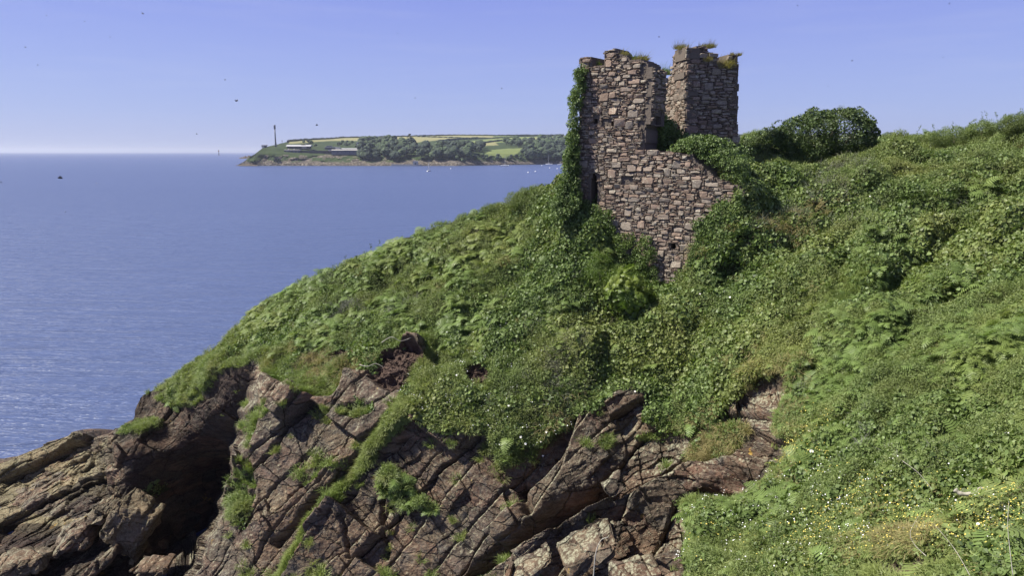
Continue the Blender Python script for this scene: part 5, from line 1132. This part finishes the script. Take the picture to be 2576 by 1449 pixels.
ri = MB(); ri.lathe([(.12, 1.3), (.12, 1.9)], n=6); rim_ = bpy.data.meshes.new("mooring_ring"); rim_.from_pydata([tuple(v) for v in ri.v], [], ri.f); rim_.materials.append(M['steel'])
for x, y, lb in [(1134,424.6,"white mooring buoy between the sailing yacht and the bare masted one"),(1363,416.6,"white mooring buoy just left of the yacht nearest the beach"),(1383,423,"white mooring buoy below the yacht nearest the beach"),(1329,434.5,"lone white buoy lowest on the water left of the tower"),(1347,432,"faint white buoy beside the lowest one"),(1402,424.8,"white buoy close to the ivy of the tower")]:
    Y_ = CAMH/(-((PH/2-y)/FPX*_cp-_sp)/(_cp+(PH/2-y)/FPX*_sp)); root = empty("mooring_buoy", Vp(x, y, Y_)); root.location.z = 0; s = 1.0 if y < 500 else .5; root.scale = (s, s, s)
    for me_, nm in ((bm_, "float"), (rim_, "mooring_ring")): o = bpy.data.objects.new(nm, me_); COL.objects.link(o); o.parent = root
    tag(root, lb, "buoy", "mooring buoys on the bay")

# ================================================================ flying insects
M['insect'] = simple("insect_body", (0.012, 0.010, 0.012), 0.5, 0.1, 50)
ib = MB(); ib.lathe([(.02, -.5), (.16, -.35), (.2, -.1), (.15, .1), (.2, .2), (.17, .4), (.04, .5)], n=8); im = bpy.data.meshes.new("body"); im.from_pydata([(v[2], v[1], v[0]) for v in ib.v], [], ib.f); im.materials.append(M['insect'])
wm = {}
for sg in (-1, 1):
    m_ = bpy.data.meshes.new("wing"); m_.from_pydata([(0.15, sg*.1, .15), (.3, sg*.6, .35), (0, sg*.75, .4), (-.25, sg*.5, .3)], [], [(0, 1, 2, 3)]); m_.materials.append(M['insect']); wm[sg] = m_
rd = random.Random(8)
for x, y, s, lb in [(359,33,6,"dark insect high in the sky, upper left"),(595,253,8,"largest dark insect low in the sky above the bay"),(566,200,4,"insect just above the largest one"),(64,118,4,"insect by the left edge of the sky"),(117,38,3,"speck of an insect near the top left corner"),
   (213,53,2.5,"tiny insect right of the top left speck"),(277,92,3,"tiny insect below the upper left one"),(95,163,3,"tiny insect below the left edge one"),(495,337,4,"insect just over the sea horizon"),(797,314,6,"hazy round insect right of the tall mast"),
   (151,447,11,"long dark insect drifting in front of the sea at left"),(3,458,6,"dark insect cut by the left edge over the sea"),(242,461,3.5,"small insect over the sea right of the long one"),(164,533,3.5,"small insect lower over the left part of the sea"),
   (1000,83,3,"tiny insect in mid sky above the far fields"),(1658,92,4,"insect in the sky just over the gap in the tower"),(1262,222,3.5,"insect left of the ruined tower"),(1044,246,3,"tiny insect above the far wood"),(2143,152,4,"insect in the sky above the windswept tree"),
   (2083,216,2.5,"speck of an insect low above the windswept tree"),(2006,13,3,"insect at the top edge right of the tower"),(2388,8,3.5,"insect at the top edge far right"),(2372,144,2.5,"speck of an insect in the right hand sky")]:
    Y_ = 5.0; root = empty("flying_insect", Vp(x, y, Y_)); sc_ = s*Y_/FPX; root.scale = (sc_,)*3; root.rotation_euler = (rd.uniform(-.4, .4), rd.uniform(-.3, .3), rd.uniform(-.6, .6))
    for me_, nm in ((im, "body"), (wm[-1], "wing"), (wm[1], "wing")): o = bpy.data.objects.new(nm, me_); COL.objects.link(o); o.parent = root
    tag(root, lb, "insect", "insects in the air")
# ================================================================ sea air
hz = MB(); hz.box(-24500, 24500, -400, 33500, -45, 140); m, t, b = newmat("haze"); t.nodes.remove(b); pv = N(t, "ShaderNodeVolumePrincipled"); pv.inputs["Color"].default_value = (0.80, 0.86, 1.0, 1); pv.inputs["Density"].default_value = 0.000065; pv.inputs["Anisotropy"].default_value = 0.3
t.links.new(pv.outputs[0], [x for x in t.nodes if x.type == 'OUTPUT_MATERIAL'][0].inputs["Volume"])
hzo = hz.build("haze", m); tag(hzo, kind='stuff'); tag(hzo, "thin bluish sea air softening the far shore and horizon", "haze")
